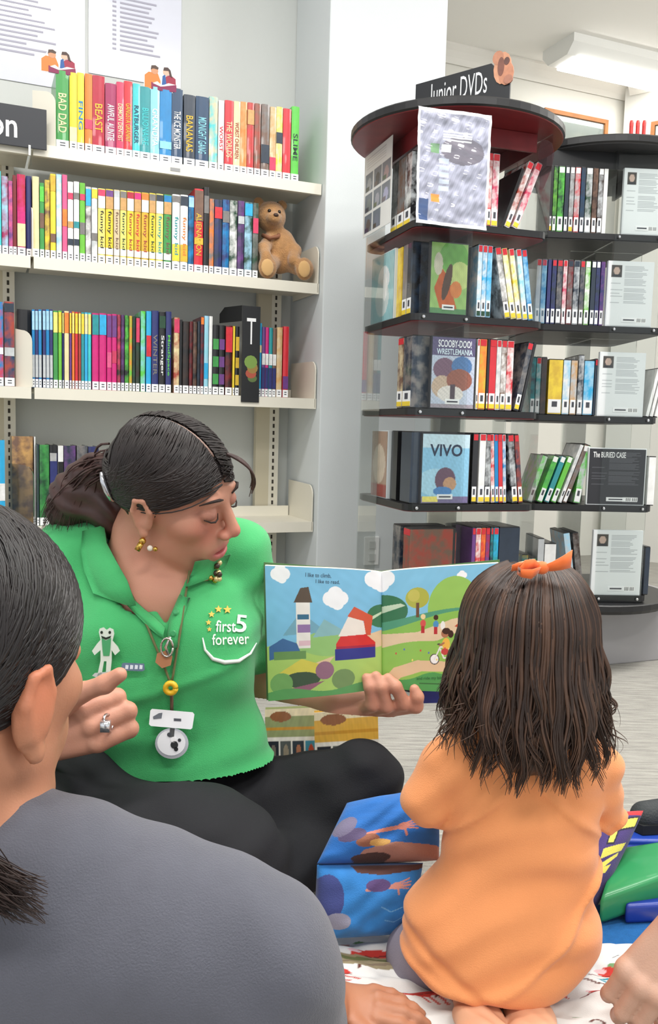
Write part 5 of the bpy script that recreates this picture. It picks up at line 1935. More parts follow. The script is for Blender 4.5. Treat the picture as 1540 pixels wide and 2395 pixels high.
# corners by sight lines: gutter and outer edges, (px,py,depth)
GT, GB = A_(893, 1339, 1.408), A_(894, 1606, 1.410)
LTt, LBb = A_(620, 1323, 1.40), A_(628, 1640, 1.405)
RTt, RBb = A_(1168, 1317, 1.40), A_(1162, 1620, 1.405)


def page_fn(a0, b0, a1, b1, flip):
    """gutter bottom a0/top b0, outer bottom a1/top b1"""
    def f(u, v):
        uu = (1 - u) if flip else u
        U_, V_ = uu[..., None], v[..., None]
        P = a0 * (1 - U_) * (1 - V_) + b0 * (1 - U_) * V_ + a1 * U_ * (1 - V_) + b1 * U_ * V_
        P = P.copy()
        P[..., 1] -= .012 * np.sin(np.pi * np.clip(uu, 0, 1) ** .6)
        P[..., 2] += .004 * np.sin(np.pi * np.clip(uu, 0, 1) ** .6) * V_[..., 0]
        return P
    return f


def cloud(c, u, v, s_):
    for du, dv, r in ((-.5, 0, .5), (0, .28, .62), (.5, .05, .5), (.15, -.3, .5), (-.2, -.2, .45)):
        c.oval(u + du * s_, v + dv * s_, r * s_, r * s_, (246, 248, 250))


L = Canvas(300, 310, (128, 192, 226))
L.mottle(.06, 5, 5, 1)
cloud(L, .13, .94, .085)
cloud(L, .98, .93, .13)
cloud(L, .6, .76, .11)
L.under(lambda u: .42 + .10 * np.sin(u * 5 - 1.2), (150, 196, 120))
L.under(lambda u: .36 + .05 * np.sin(u * 7 + 1), (172, 206, 110))
L.poly([(.7, .42), (1, .50), (1, .36), (.55, .30), (.2, .2), (.1, .1), (.5, .22)], (226, 198, 160))
L.oval(1.0, .62, .13, .10, (62, 120, 84)).poly([(.88, .60), (1, .66), (1, .64), (.9, .58)], (200, 222, 190))
L.poly([(.30, .66), (.52, .50), (.14, .48)], (120, 170, 190)).poly([(.5, .6), (.72, .48), (.4, .46)], (140, 186, 190))
L.rect(.26, .38, .38, .74, (236, 232, 226)).poly([(.24, .73), (.40, .73), (.37, .85), (.30, .84)], (92, 78, 66)).rect(.27, .6, .37, .64, (60, 110, 140)).rect(.27, .5, .38, .56, (150, 120, 170)).rect(.28, .4, .38, .44, (226, 190, 200))
L.poly([(.62, .46), (.72, .64), (.82, .62), (.88, .46)], (240, 232, 222)).poly([(.70, .62), (.76, .70), (.92, .62), (.9, .46), (.86, .46), (.84, .58)], (212, 92, 66))
L.poly([(.60, .40), (.64, .46), (.86, .47), (.94, .40), (.94, .36), (.60, .36)], (214, 54, 52)).rect(.59, .27, .94, .36, (52, 58, 140)).poly([(.6, .36), (.94, .36), (.94, .38), (.6, .38)], (170, 40, 70))
L.poly([(.02, .4), (.14, .46), (.26, .42), (.3, .34), (.02, .3)], (70, 110, 160)).rect(.06, .3, .34, .36, (110, 150, 90)).poly([(.1, .2), (.3, .3), (.5, .24), (.4, .16)], (216, 206, 90))
L.oval(.3, .14, .16, .06, (70, 90, 70)).oval(.5, .2, .08, .07, (150, 110, 130)).poly([(.2, .08), (.5, .12), (.3, .02)], (150, 100, 120)).oval(.12, .12, .1, .08, (120, 170, 100)).oval(.66, .12, .1, .08, (120, 150, 96))
L.under(lambda u: .06 + .02 * np.sin(u * 9), (96, 160, 96))
L.mottle(.05, 7, 7, 6)
R = Canvas(300, 310, (132, 196, 228))
R.mottle(.05, 5, 5, 2)
cloud(R, -.02, .93, .13)
cloud(R, .68, .92, .045)
R.oval(.62, .66, .23, .26, (150, 196, 96)).oval(1.02, .72, .22, .18, (74, 148, 110)).oval(.0, .66, .22, .14, (58, 118, 82)).poly([(0, .7), (.16, .72), (.2, .70), (0, .64)], (196, 216, 190))
R.under(lambda u: .60 + .07 * np.sin(u * 3 - .6), (84, 156, 124))
R.under(lambda u: .55 + .10 * np.sin(u * 3 - .7), (140, 192, 88))
R.poly([(0, .46), (.3, .48), (.6, .58), (1, .64), (1, .52), (.6, .46), (.3, .34), (0, .34)], (228, 204, 170))
R.under(lambda u: .34 + .17 * np.clip(u, 0, 1) + .02 * np.sin(u * 8), (146, 196, 92))
R.poly([(0, .06), (.1, .18), (.3, .25), (.6, .24), (1, .30), (1, .20), (.6, .16), (.34, .16), (.16, .1), (.06, 0)], (226, 196, 158))
R.under(lambda u: .02 + .13 * np.clip(u * 2.2, 0, 1) ** .7 * (u > 0) + .01 * np.sin(u * 20), (82, 160, 90))
R.oval(.30, .76, .10, .085, (176, 178, 76)).rect(.29, .60, .315, .72, (110, 76, 56)).oval(.27, .78, .05, .05, (196, 190, 92))
for x, y, c1, c2 in ((.35, .50, (214, 90, 86), (240, 214, 160)), (.46, .49, (80, 150, 200), (70, 48, 40))):
    R.oval(x, y + .05, .024, .03, c1).oval(x, y + .105, .021, .021, c2).rect(x - .018, y - .03, x + .014, y + .03, (186, 52, 60))
R.oval(.52, .53, .02, .035, (240, 240, 236))
R.poly([(.62, .52), (.66, .55), (.72, .57), (.70, .53), (.66, .51)], (190, 84, 60))
bx_ = .45
R.oval(bx_, .26, .042, .044, (90, 84, 82)).oval(bx_, .26, .034, .036, (244, 244, 242)).oval(bx_ + .17, .27, .042, .044, (90, 84, 82)).oval(bx_ + .17, .27, .034, .036, (244, 244, 242))
R.line([(bx_, .26), (bx_ + .05, .36), (bx_ + .14, .34), (bx_ + .17, .27), (bx_ + .08, .27), (bx_ + .05, .34)], .006, (232, 232, 228)).line([(bx_ + .03, .38), (bx_ + .07, .375)], .007, (80, 74, 72))
R.oval(bx_ + .10, .38, .034, .05, (238, 186, 84)).oval(bx_ + .09, .32, .034, .026, (196, 70, 70)).oval(bx_ + .09, .465, .034, .034, (176, 118, 88)).oval(bx_ + .10, .485, .036, .026, (64, 42, 36)).oval(bx_ + .14, .46, .024, .03, (64, 42, 36)).line([(bx_ + .08, .39), (bx_ + .045, .37)], .008, (176, 118, 88))
R.oval(.78, .27, .034, .038, (70, 64, 62)).oval(.78, .27, .024, .028, (230, 226, 220)).oval(.79, .36, .03, .045, (226, 168, 74)).oval(.92, .68, .016, .022, (80, 90, 80)).oval(.78, .78, .016, .012, (200, 80, 60))
for k in range(14):
    R.oval(.12 + .07 * k, (.30 + .05 * math.sin(k * 2.3)) if k < 7 else .12, .007, .009, ((206, 80, 80), (90, 120, 190), (240, 220, 120))[k % 3])
R.rect(.32, .058, .9, .066, (60, 110, 66))
R.mottle(.04, 7, 7, 7)
pm = print_mat(0.42, coat=0.15)
pageL = page_fn(GB, GT, LBb, LTt, True)
pageR = page_fn(GB, GT, RBb, RTt, False)
lp_ = link('left_page', L.grid(pageL, pm), PB, world=True)
rp2 = link('right_page', R.grid(pageR, pm), PB, world=True)
bvL = bvh_of(lp_)
bvR = bvh_of(rp2)
tk_ = mat((52, 66, 84), .6)
drape_text('I like to climb,', tk_, PB, bvL, 745, 1346, 60, 11, .04, .0006, 0.0)
drape_text('I like to read,', tk_, PB, bvL, 767, 1361, 56, 10, .04, .0006, 0.0)
drape_text('and ride my bike in the park.', mat((44, 96, 56), .6), PB, bvR, 1030, 1586, 110, 9, -.03, .0006, 0.0)
# page block and covers behind
uu = np.linspace(0, 1, 14)
for nm, fn, flip in (('page_block', pageL, True), ('page_block', pageR, False)):
    b = MB()
    fr_, bk = [], []
    for v in (0.0, 1.0):
        for u in uu:
            p = fn(np.array([u]), np.array([v]))[0]
            fr_.append(p + np.array((0, .0008, 0)))
    n14 = len(uu)
    bk = [p + np.array((0, .010, 0)) for p in fr_]
    vs = fr_ + bk
    fs = []
    k2 = 2 * n14
    for i in range(n14 - 1):
        fs += [(i, n14 + i, n14 + i + 1, i + 1), (k2 + i, k2 + i + 1, k2 + n14 + i + 1, k2 + n14 + i), (i, i + 1, k2 + i + 1, k2 + i), (n14 + i, k2 + n14 + i, k2 + n14 + i + 1, n14 + i + 1)]
    for i in (0, n14 - 1):
        fs.append((i, k2 + i, k2 + n14 + i, n14 + i))
    b.add(vs, fs, paper)
    b.build(nm, PB, world=True)


def slab(name, parent, quad, thick, mt, push=0.0):
    """board through four corners, thickness away from the camera"""
    P = [Vector(p) + Vector((0, push, 0)) for p in quad]
    n_ = (P[1] - P[0]).cross(P[3] - P[0]).normalized()
    if n_.y < 0:
        n_ = -n_
    vs = P + [p + n_ * thick for p in P]
    b = MB().add(vs, [(3, 2, 1, 0), (4, 5, 6, 7), (0, 1, 5, 4), (1, 2, 6, 5), (2, 3, 7, 6), (3, 0, 4, 7)], mt)
    return b.build(name, parent, world=True)


cvm = mat((88, 128, 78), .4)
ext = lambda a, b, f: b + (b - a) / np.linalg.norm(b - a) * f
slab('cover_board', PB, [GB, ext(GB, LBb, .004) - np.array((0, 0, .003)), ext(GT, LTt, .004) + np.array((0, 0, .003)), GT], .003, cvm, .016)
slab('cover_board', PB, [GB, ext(GB, RBb, .004) - np.array((0, 0, .003)), ext(GT, RTt, .004) + np.array((0, 0, .003)), GT], .003, cvm, .016)
# a second, closed blue book behind the open one, its lower edge showing
BB = empty('blue_book', at(1060, 1640, 1.47), 0, 'closed blue book held behind the open picture book, lower edge showing', 'book')
q4 = [A_(990, 1645, 1.448), A_(1150, 1640, 1.448), A_(1150, 1450, 1.455), A_(990, 1455, 1.455)]
slab('front_cover', BB, q4, .002, mat((34, 66, 160), .4, var=.15, vscale=30))
slab('page_block', BB, [q4[0] + np.array((0, .002, .002)), q4[1] + np.array((0, .002, .002)), q4[2] + np.array((0, .002, 0)), q4[3] + np.array((0, .002, 0))], .012, paper)
slab('back_cover', BB, q4, .002, mat((34, 66, 160), .4), .0145)
slab('spine', BB, [A_(986, 1645, 1.447), A_(990, 1645, 1.447), A_(990, 1455, 1.454), A_(986, 1455, 1.454)], .0175, mat((24, 34, 80), .4))

# picture books standing on the carpet behind her knee
for i, (quad, d_, bg, lab) in enumerate(((((735, 1668), (884, 1655), (892, 1770), (745, 1790)), 1.62, (226, 176, 70), 'golden yellow picture book standing on the carpet behind the woman knee'),
                                        (((620, 1660), (742, 1655), (752, 1785), (630, 1795)), 1.66, (150, 160, 110), 'muted green picture book standing behind the golden yellow one'))):
    P = [A_(x, y, d_) for x, y in quad]
    zf = min(P[2][2], P[3][2])
    P[2], P[3] = A_(quad[2][0], quad[2][1], d_), A_(quad[3][0], quad[3][1], d_)
    for k_ in (2, 3):
        P[k_][2] = .002
        P[k_][1] -= .05
    tp = (np.array(P[0]), np.array(P[1]))
    o = empty('picture_book', ((P[2] + P[3]) / 2).tolist(), 0, lab, 'book')
    o.location.z = 0
    c = Canvas(70, 110, bg)
    c.rect(0, .93, 1, 1, (240, 226, 190)).oval(.3, .93, .2, .05, (150, 96, 60)).rect(.0, .8, 1, .83, (206, 150, 50)).rect(0, .44, 1, .74, (236, 232, 222))
    for k in range(4):
        c.rect(.04 + k * .24, .46, .25 + k * .24, .70, ((40, 44, 52), (86, 92, 90), (50, 60, 70), (70, 150, 180))[k]).oval(.15 + k * .24, .6, .05, .07, ((120, 110, 100), (150, 140, 120), (180, 120, 90), (196, 80, 50))[k])
    c.rect(0, 0, 1, .4, (226, 190, 110)).mottle(.15, seed=i)
    a_, b_, c_, d2 = P[3], P[2], P[1], P[0]
    fn = lambda u, v: a_ * (1 - u[..., None]) * (1 - v[..., None]) + b_ * u[..., None] * (1 - v[..., None]) + d2 * (1 - u[..., None]) * v[..., None] + c_ * u[..., None] * v[..., None]
    link('front_cover', c.grid(fn, print_mat(.35, coat=.2)), o, world=True)
    slab('page_block', o, [a_, b_, c_, d2], .012, paper, .0008)
    slab('back_cover', o, [a_, b_, c_, d2], .002, mat(bg, .4), .014)

# ------------------------------------------------------------------ the child
CH = empty('person', (at(1200, 2300, 1.1).x, 1.12, 0), 0, 'small child in an orange top kneeling with back turned, long brown hair', 'person')
HC = Head(at(1236, 1480, 1.10), (-.30, .95, -.05), (.03, -.06, 1.0), .80)
s = Solid((.02, .92, -.02), (.45, 1.5, .62), .003)
face(HC, s)
HC.cap(s, (0, -.02, -.06), (0, -.03, -.14), .045, .045, .02)
s.cap(HC(0, -.03, -.12), A_(1230, 1800, 1.14), .036, .04, .02)
s.ell(A_(1215, 1900, 1.14), (.075, .045, .10), .03)
s.ell(A_(1190, 2130, 1.12), (.09, .06, .09), .03)
s.chain([A_(1040, 1790, 1.12), A_(1008, 1872, 1.135), A_(1030, 1885, 1.24), A_(1070, 1880, 1.29)], [.030, .025, .022, .018], .015)
s.chain([A_(1390, 1790, 1.13), A_(1395, 1880, 1.18), A_(1340, 1900, 1.28)], [.028, .024, .02], .015)
# feet, soles up, under the hem
for hx, q in ((1122, 1), (1243, -1)):
    f0 = np.array(at_z(hx, 2388, .020))
    s.ell(f0, (.031, .062, .019), .003)
    s.ell(f0 + np.array((0, .05, .008)), (.025, .03, .022), .01)
    s.ell(f0 + np.array((q * .004, -.035, .003)), (.034, .026, .017), .008)
    for k in range(5):
        b0 = f0 + np.array(((k - 2) * .0125, -.058 + .004 * abs(k - 2), .000))
        s.cap(b0, b0 + np.array((0, -.014, -.003)), .0082, .0070, .003)
    s.ripple(lambda x, y, z: .0007 * np.sin(260 * x + 200 * y) * (z < .06))
s.build('body', skin_m(), CH, skin_tint((226, 172, 138)))
# grey leggings
s = Solid((.02, .92, -.01), (.48, 1.5, .30), .005)
s.chain([A_(1085, 2190, 1.14), A_(1000, 2240, 1.20)], [.07, .056], .03)
s.chain([A_(1000, 2255, 1.20), A_(1060, 2320, 1.17), A_(1105, 2335, 1.13)], [.05, .042, .028], .02)
s.chain([A_(1280, 2190, 1.14), A_(1330, 2240, 1.26)], [.055, .042], .03)
s.chain([A_(1320, 2260, 1.26), A_(1270, 2310, 1.19), A_(1245, 2335, 1.13)], [.04, .036, .026], .02)
s.ripple(lambda x, y, z: .0015 * np.sin(90 * x + 60 * z))
s.build('leggings', mat((146, 138, 150), .85, bump=.15, bscale=500), CH)
# orange top
s = Solid((.0, .9, .0), (.5, 1.4, .52), .0035)
s.chain([A_(1062, 1792, 1.12), A_(1140, 1768, 1.12), A_(1225, 1765, 1.12), A_(1315, 1772, 1.12), A_(1392, 1796, 1.13)], [.040, .046, .048, .046, .036], .03)
s.ell(A_(1222, 1905, 1.125), (.098, .066, .085), .03)
s.ell(A_(1208, 2040, 1.13), (.102, .068, .09), .04)
s.ell(A_(1172, 2165, 1.13), (.128, .085, .080), .04)
s.ell(A_(1160, 2245, 1.12), (.114, .082, .058), .03)
s.cap(A_(1090, 2290, 1.12), A_(1255, 2295, 1.12), .040, .036, .03)
s.chain([A_(1046, 1796, 1.12), A_(1003, 1868, 1.125)], [.036, .035], .007)
s.chain([A_(1395, 1800, 1.13), A_(1402, 1880, 1.16)], [.032, .032], .007)
s.carve(lambda x, y, z: z - .036 - .004 * np.sin(18 * x) + 0 * y, .004)
def child_folds(x, y, z):
    a = .0042 * np.sin(58 * z + 22 * x + 2.5 * np.sin(14 * x + 6 * z)) * np.clip((.27 - z) * 8, .2, 1) + .0016 * np.sin(130 * z - 50 * x + 3 * np.sin(20 * x))
    b = .006 * np.exp(-((z - .225 - .9 * (x - .16)) / .008) ** 2) * np.clip((.235 - x) * 25, 0, 1) + .005 * np.exp(-((z - .27 + .8 * (x - .30)) / .008) ** 2) * np.clip((x - .24) * 25, 0, 1)
    c_ = .006 * np.exp(-((z - .165 + .12 * np.sin(9 * x)) / .008) ** 2)
    d_ = .005 * np.exp(-((z - .075 - .05 * np.sin(14 * x + 1)) / .008) ** 2)
    return a - b - c_ + d_
s.ripple(child_folds)
orange = mat((240, 156, 98), 0.88, bump=0.2, bscale=700, var=0.03, vscale=20, sheen=0.25)
s.build('orange_top', orange, CH)
# hair
ch_d = mat((50, 35, 28), 0.45, spec=0.5, var=0.4, vscale=30)
ch_m = mat((80, 57, 44), 0.45, spec=0.5, var=0.35, vscale=30)
s = Solid((.08, .9, .28), (.48, 1.32, .66), .003)
ctr = A_(1237, 1462, 1.10)
s.ell(ctr, (.077, .083, .080), .01)
s.chain([A_(1237, 1480, 1.10), A_(1235, 1580, 1.10), A_(1240, 1680, 1.10)], [.072, .068, .06], .03)
s.chain([A_(1150, 1560, 1.10), A_(1130, 1650, 1.095)], [.035, .028], .03)
s.chain([A_(1345, 1560, 1.10), A_(1368, 1670, 1.095)], [.032, .030], .03)
s.chain([A_(1230, 1680, 1.08), A_(1235, 1760, 1.065)], [.05, .026], .03)
s.carve(lambda x, y, z: -(y - 1.125 + .25 * np.maximum(0, .5 - z)), .006)
s.ripple(lambda x, y, z: .0022 * np.sin(150 * x + 6 * np.sin(14 * z + 20 * x)) + .001 * np.sin(330 * x + 5 * np.sin(24 * z)))
s.build('hair', ch_d, CH)
crown = A_(1243, 1322, 1.085)
P = 24
tt = np.linspace(0, 1, P)
paths, rads = [], []
R0 = np.array((.0825, .091, .088))
NCL = 64
for j in range(NCL):
    phj = -1.95 + 3.9 * (j + RNG.uniform(-.3, .3)) / (NCL - 1)
    side = min(1.0, abs(phj) / 1.3)
    loj = RNG.uniform(1720, 1830) if abs(phj) < .95 else RNG.uniform(1640, 1770)
    flj, ffj, ppj, amj = RNG.uniform(.3, 1.0) * (.25 + .75 * side), RNG.uniform(5.0, 8.5), RNG.uniform(0, 6.28), RNG.uniform(.004, .013)
    for i in range(20):
        e_ = RNG.normal(0, 1)
        zend = at(1237, loj + RNG.uniform(-30, 12), 1.07).z
        zt_ = ctr[2] + .080
        pts = []
        lay = RNG.uniform(-.03, .05)
        for t_ in tt:
            ph = phj + .055 * e_ * (1 - .75 * t_ ** 2)
            z_ = zt_ + (zend - zt_) * t_ ** 1.12
            rel = (z_ - ctr[2]) / R0[2]
            if rel > -.1:
                rr = math.sqrt(max(.0, 1 - rel ** 2)) if rel > 0 else 1.0
            else:
                rr = 1.0 + (.02 + .22 * flj) * min(1.6, -.1 - rel) - .05 * max(0, -1.5 - rel)
            rr = max(rr, .05) * (1 + lay)
            curl = amj * max(0, t_ - .35) ** 1.3 * 2.0
            w_ = ffj * (t_ ** 1.4) * 1.9 + ppj
            x_ = ctr[0] + .0055 * (1 - min(1, t_ * 5)) + math.sin(ph) * R0[0] * rr + curl * math.sin(w_)
            y_ = ctr[1] - math.cos(ph) * R0[1] * rr - .5 * curl * math.cos(w_)
            pts.append((x_, y_, z_))
        paths.append(pts)
        rads.append(RNG.uniform(.0012, .0027) * np.clip(np.minimum(tt * 6 + .35, (1.03 - tt) * 2.6), .12, 1))
pick = RNG.random(len(paths)) < .6
link('hair_locks', strands(np.array(paths)[pick], np.array(rads)[pick], ch_d), CH, world=True)
link('hair_highlights', strands(np.array(paths)[~pick], np.array(rads)[~pick], ch_m), CH, world=True)
# loose curls at the ends
N = 170
paths, rads = [], []
for i in range(N):
    sx = RNG.uniform(1060, 1425)
    sy = RNG.uniform(1560, 1680)
    ex = sx + (sx - 1237) * RNG.uniform(.02, .22) + RNG.normal(0, 14)
    ey = RNG.uniform(1690, 1860) if 1130 < sx < 1370 else RNG.uniform(1660, 1790)
    dep_ = 1.07 if 1120 < sx < 1360 else 1.085
    amp, fq, ph = RNG.uniform(12, 34), RNG.uniform(4, 8), RNG.uniform(0, 6.28)
    pts = [A_(sx + (ex - sx) * t_ + amp * t_ * math.sin(fq * t_ + ph), sy + (ey - sy) * t_, dep_ - .045 * math.cos((sx - 1237) / 150) + .006 * t_ * math.cos(fq * t_ + ph)) for t_ in tt]
    paths.append(pts)
    rads.append(RNG.uniform(.0009, .0022) * (1.05 - tt) ** .7)
link('hair_curls', strands(np.array(paths), np.array(rads), ch_m), CH, world=True)
# hair ribbon
rib = mat((236, 110, 40), .6, sheen=.3)
knot = A_(1268, 1328, 1.03)
MB().ball(knot, (.009, .008, .008), rib, 12).build('ribbon_knot', CH, True, world=True)


def band(pts, wid, name):
    P = [A_(*p) for p in pts]
    b = MB()
    vs = []
    for p, w_ in zip(P, wid):
        vs += [p + np.array((.1 * w_, 0, w_)), p + np.array((.1 * w_, .004, -w_)), p + np.array((.1 * w_, .0025, w_)), p + np.array((.1 * w_, .0065, -w_))]
    fs = []
    for i in range(len(P) - 1):
        a = 4 * i
        fs += [(a, a + 4, a + 5, a + 1), (a + 2, a + 3, a + 7, a + 6), (a, a + 2, a + 6, a + 4), (a + 1, a + 5, a + 7, a + 3)]
    fs += [(0, 1, 3, 2), tuple(len(vs) - 4 + k for k in (0, 2, 3, 1))]
    b.add(vs, fs, rib)
    b.build(name, CH, True, world=True)


band([(1268, 1330, 1.028), (1292, 1326, 1.022), (1315, 1318, 1.020), (1337, 1308, 1.022)], [.003, .006, .0085, .011], 'ribbon_tail')
band([(1268, 1330, 1.028), (1250, 1320, 1.020), (1228, 1324, 1.014), (1212, 1335, 1.014), (1222, 1342, 1.012), (1245, 1344, 1.012), (1266, 1332, 1.022)], [.003, .006, .007, .005, .005, .006, .003], 'ribbon_loop')
band([(1262, 1330, 1.026), (1236, 1324, 1.028), (1212, 1326, 1.028), (1198, 1330, 1.028)], [.003, .005, .005, .004], 'ribbon_tail')

# ------------------------------------------------------------------ person in grey in the foreground
FP = empty('person', (at(100, 2300, .75).x, .72, 0), 0, 'dark-haired person in a grey t-shirt sitting in the foreground, seen from behind', 'person')
HF = Head(at(-95, 1572, .70), (.40, .90, -.12), (-.04, .05, 1.0), 1.06)
s = Solid((-.50, .40, .0), (.26, 1.14, .72), .0032)
face(HF, s, ear_scale=1.0, concha=False, edz=-.017)
HF.cap(s, (0, -.03, -.05), (0, -.055, -.13), .06, .056, .02)
s.cap(HF(0, -.05, -.11), A_(-60, 2000, .70), .056, .07, .02)
s.cap(A_(-400, 2150, .72), A_(560, 2180, .70), .05, .05, .04)
s.ell(A_(60, 2400, .72), (.15, .08, .15), .04)
# right arm to the hand resting on the blanket
elb = A_(700, 2560, .86)
wr = A_(772, 2378, 1.065)
wr[2] = .034
s.chain([A_(600, 2230, .70), elb], [.045, .038], .02)
s.chain([elb, wr], [.036, .024], .015)
hand(s, wr, np.array((1.0, -.10, -.02)), np.array((0, -.25, 1.0)), [(.12, .25, .2), (.14, .25, .2), (.16, .28, .2), (.2, .3, .2)], .0205, .68, .0098,
     [wr + np.array((.015, .0, 0)), wr + np.array((.03, -.032, -.010)), wr + np.array((.05, -.042, -.014))])


def fp_tint(v, c):
    l = HF.inv(v)
    near = np.abs(l).max(1) < .16
    e = (np.clip(1 - ((l[:, 1] + .005) / .03) ** 2 - (l[:, 2] / .045) ** 2, 0, 1) * near * (l[:, 0] > .07))[:, None] * .55
    return c * (1 - e) + np.array(lin((206, 112, 78))[:3]) * e


s.build('body', skin_m(), FP, skin_tint((190, 132, 102), fp_tint))
s = Solid((-.56, .40, -.02), (.32, 1.05, .48), .005)
s.chain([A_(-420, 2160, .72), A_(-60, 2090, .72), A_(200, 2130, .71), A_(430, 2200, .70), A_(590, 2260, .70)], [.06, .066, .064, .066, .066], .04)
s.ell(A_(60, 2380, .72), (.2, .11, .17), .05)
s.chain([A_(590, 2265, .70), A_(640, 2420, .74)], [.062, .066], .03)
s.ell(A_(-60, 2010, .69), (.10, .075, .05), .03)
znk = at(0, 1915, .66).z
s.carve(lambda x, y, z: np.maximum(np.sqrt((x - HF(0, -.05, -.11)[0] - .012) ** 2 + (y - HF(0, -.05, -.11)[1] - .012) ** 2 + 0 * z) - .068, znk - z), .005)
s.ripple(lambda x, y, z: .0022 * np.sin(40 * x + 55 * z + 2 * np.sin(18 * x)) + .0012 * np.sin(90 * x - 40 * z))
grey = mat((86, 87, 97), 0.9, bump=0.25, bscale=650, var=0.05, vscale=40, sheen=0.2)
s.build('t_shirt', grey, FP)
# hair drawn back
fh = mat((30, 25, 25), 0.40, spec=0.5, var=0.35, vscale=40)
s = Solid((-.11, -.135, -.11), (.11, .12, .145), .003)
s.ell((0, -.014, .034), (.085, .106, .096), .01)
s.carve(lambda x, y, z: -(y - (.05 + .75 * z)), .006)
s.carve(lambda x, y, z: np.maximum(z + .012, -(y + .030)), .006)
s.ripple(lambda x, y, z: .001 * np.sin(240 * (z - .4 * y) + 4 * np.sin(30 * y)))
v_, q_ = s.surface()
link('hair', fast_mesh(v_ @ np.array(HF.M)[:3, :3].T + HF.c, q_, fh), FP, world=True)
c0, r0 = np.array((0, -.014, .034)), np.array((.087, .108, .098))
N, P = 1000, 14
t = np.linspace(0, 1, P)[None, :, None]
y0 = RNG.uniform(-.07, .088, N)
sd = np.where(RNG.random(N) < .8, 1.0, -1.0)
z0 = np.sqrt(np.clip(1 - ((y0 + .014) / .108) ** 2, .05, 1)) * .098 + .034
p0 = np.stack([sd * .004, y0, z0], 1)
p1 = np.stack([sd * RNG.uniform(.08, .10, N), y0 * .9 + .02, .06 + .2 * y0 + RNG.uniform(-.05, .02, N)], 1)
p2 = np.stack([sd * .08, y0 * .3 - .04, RNG.uniform(-.03, .03, N)], 1)
p3 = np.stack([sd * .014 + RNG.normal(0, .008, N), np.full(N, -.10), -.05 + RNG.normal(0, .01, N)], 1)
path = (1 - t) ** 3 * p0[:, None] + 3 * (1 - t) ** 2 * t * p1[:, None] + 3 * (1 - t) * t ** 2 * p2[:, None] + t ** 3 * p3[:, None]
d = path - c0
path = c0 + d / np.linalg.norm(d / r0, axis=2, keepdims=True) * (1 + RNG.uniform(0, .025, N)[:, None, None])
rad = .0012 * np.sin(np.pi * np.linspace(.08, 1, P))[None, :] ** .5 * RNG.uniform(.5, 1.2, N)[:, None] + .0002
link('hair_locks', strands(path @ np.array(HF.M)[:3, :3].T + HF.c, rad, fh), FP, world=True)
tie = HF(.004, -.118, -.045)
N = 320
paths = []
for i in range(N):
    f = RNG.normal(0, 1, 3) * .006
    ex, ey = RNG.uniform(-60, 115), RNG.uniform(2050, 2165)
    a1, a2, a3 = A_(-190, 1850, .56) + f, A_(-120, 2020, .575) + f * 2, A_(ex, ey, .60 + RNG.uniform(-.01, .01))
    tt2 = np.linspace(0, 1, 14)[:, None]
    paths.append((1 - tt2) ** 3 * (tie + f) + 3 * (1 - tt2) ** 2 * tt2 * a1 + 3 * (1 - tt2) * tt2 ** 2 * a2 + tt2 ** 3 * a3)
link('ponytail', strands(np.array(paths), .0019 * np.linspace(1, .12, 14)[None, :] * RNG.uniform(.5, 1.3, N)[:, None], mat((48, 32, 28), .4, var=.3, vscale=40)), FP, world=True)
MB().tube([Vector(wr) + Vector((.0, .024 * math.cos(a), .002 + .024 * math.sin(a))) for a in np.linspace(0, 6.283, 19)], .0035, mat((150, 70, 60), .5), 8).build('bracelet', FP, True, world=True)

# hand of someone sitting off to the right
HR = empty('person', (at(1560, 2300, 1.0).x, 1.0, 0), 0, 'hand with bent knuckles reaching in at the lower right edge over the blanket', 'person')
s = Solid((.28, .78, -.02), (.70, 1.25, .32), .0028)
wr2 = A_(1618, 2165, 1.0)
s.chain([A_(1780, 2110, .96), wr2], [.038, .028], .02)
kn2 = hand(s, wr2, np.array((-.52, -.10, -.85)), np.array((-.35, -.85, .35)), [(.5, .7, .3), (.45, .65, .3), (.45, .65, .3), (.45, .65, .3)], .0205, 1.02, .0098,
     [wr2 + np.array((.0, .0, -.02)), wr2 + np.array((.03, .01, -.06)), wr2 + np.array((.03, -.01, -.09))])
for k_ in kn2:
    s.ell(k_, .0128, .006)
s.build('body', skin_m(.12), HR, skin_tint((206, 164, 142)))

# ================================================================== ON THE FLOOR
def zfloor(px, py, z=0.0):
    return np.array(at_z(px, py, z))


# printed blanket
BK = empty('blanket', zfloor(1000, 2330).tolist(), 0, 'crumpled white blanket printed with red and teal shapes, spread on the floor', 'blanket')
c = Canvas(230, 150, (234, 233, 230))
r_ = np.random.default_rng(12)
c.mottle(.06, 3, 4, 3)


def floret(u, v, s_, col1, col2, ang):
    c.oval(u, v, .045 * s_, .030 * s_, col1, ang).oval(u + .05 * s_ * math.cos(ang), v + .05 * s_ * math.sin(ang), .03 * s_, .022 * s_, col1, ang)
    c.oval(u - .035 * s_, v + .012 * s_, .014 * s_, .012 * s_, col2).line([(u - .06 * s_, v - .03 * s_), (u + .07 * s_, v + .02 * s_)], .0035, (120, 40, 40))
    for k in range(4):
        c.line([(u + .02 * k * s_, v), (u + (.03 + .02 * k) * s_, v - .05 * s_)], .0035, (206, 70, 56))


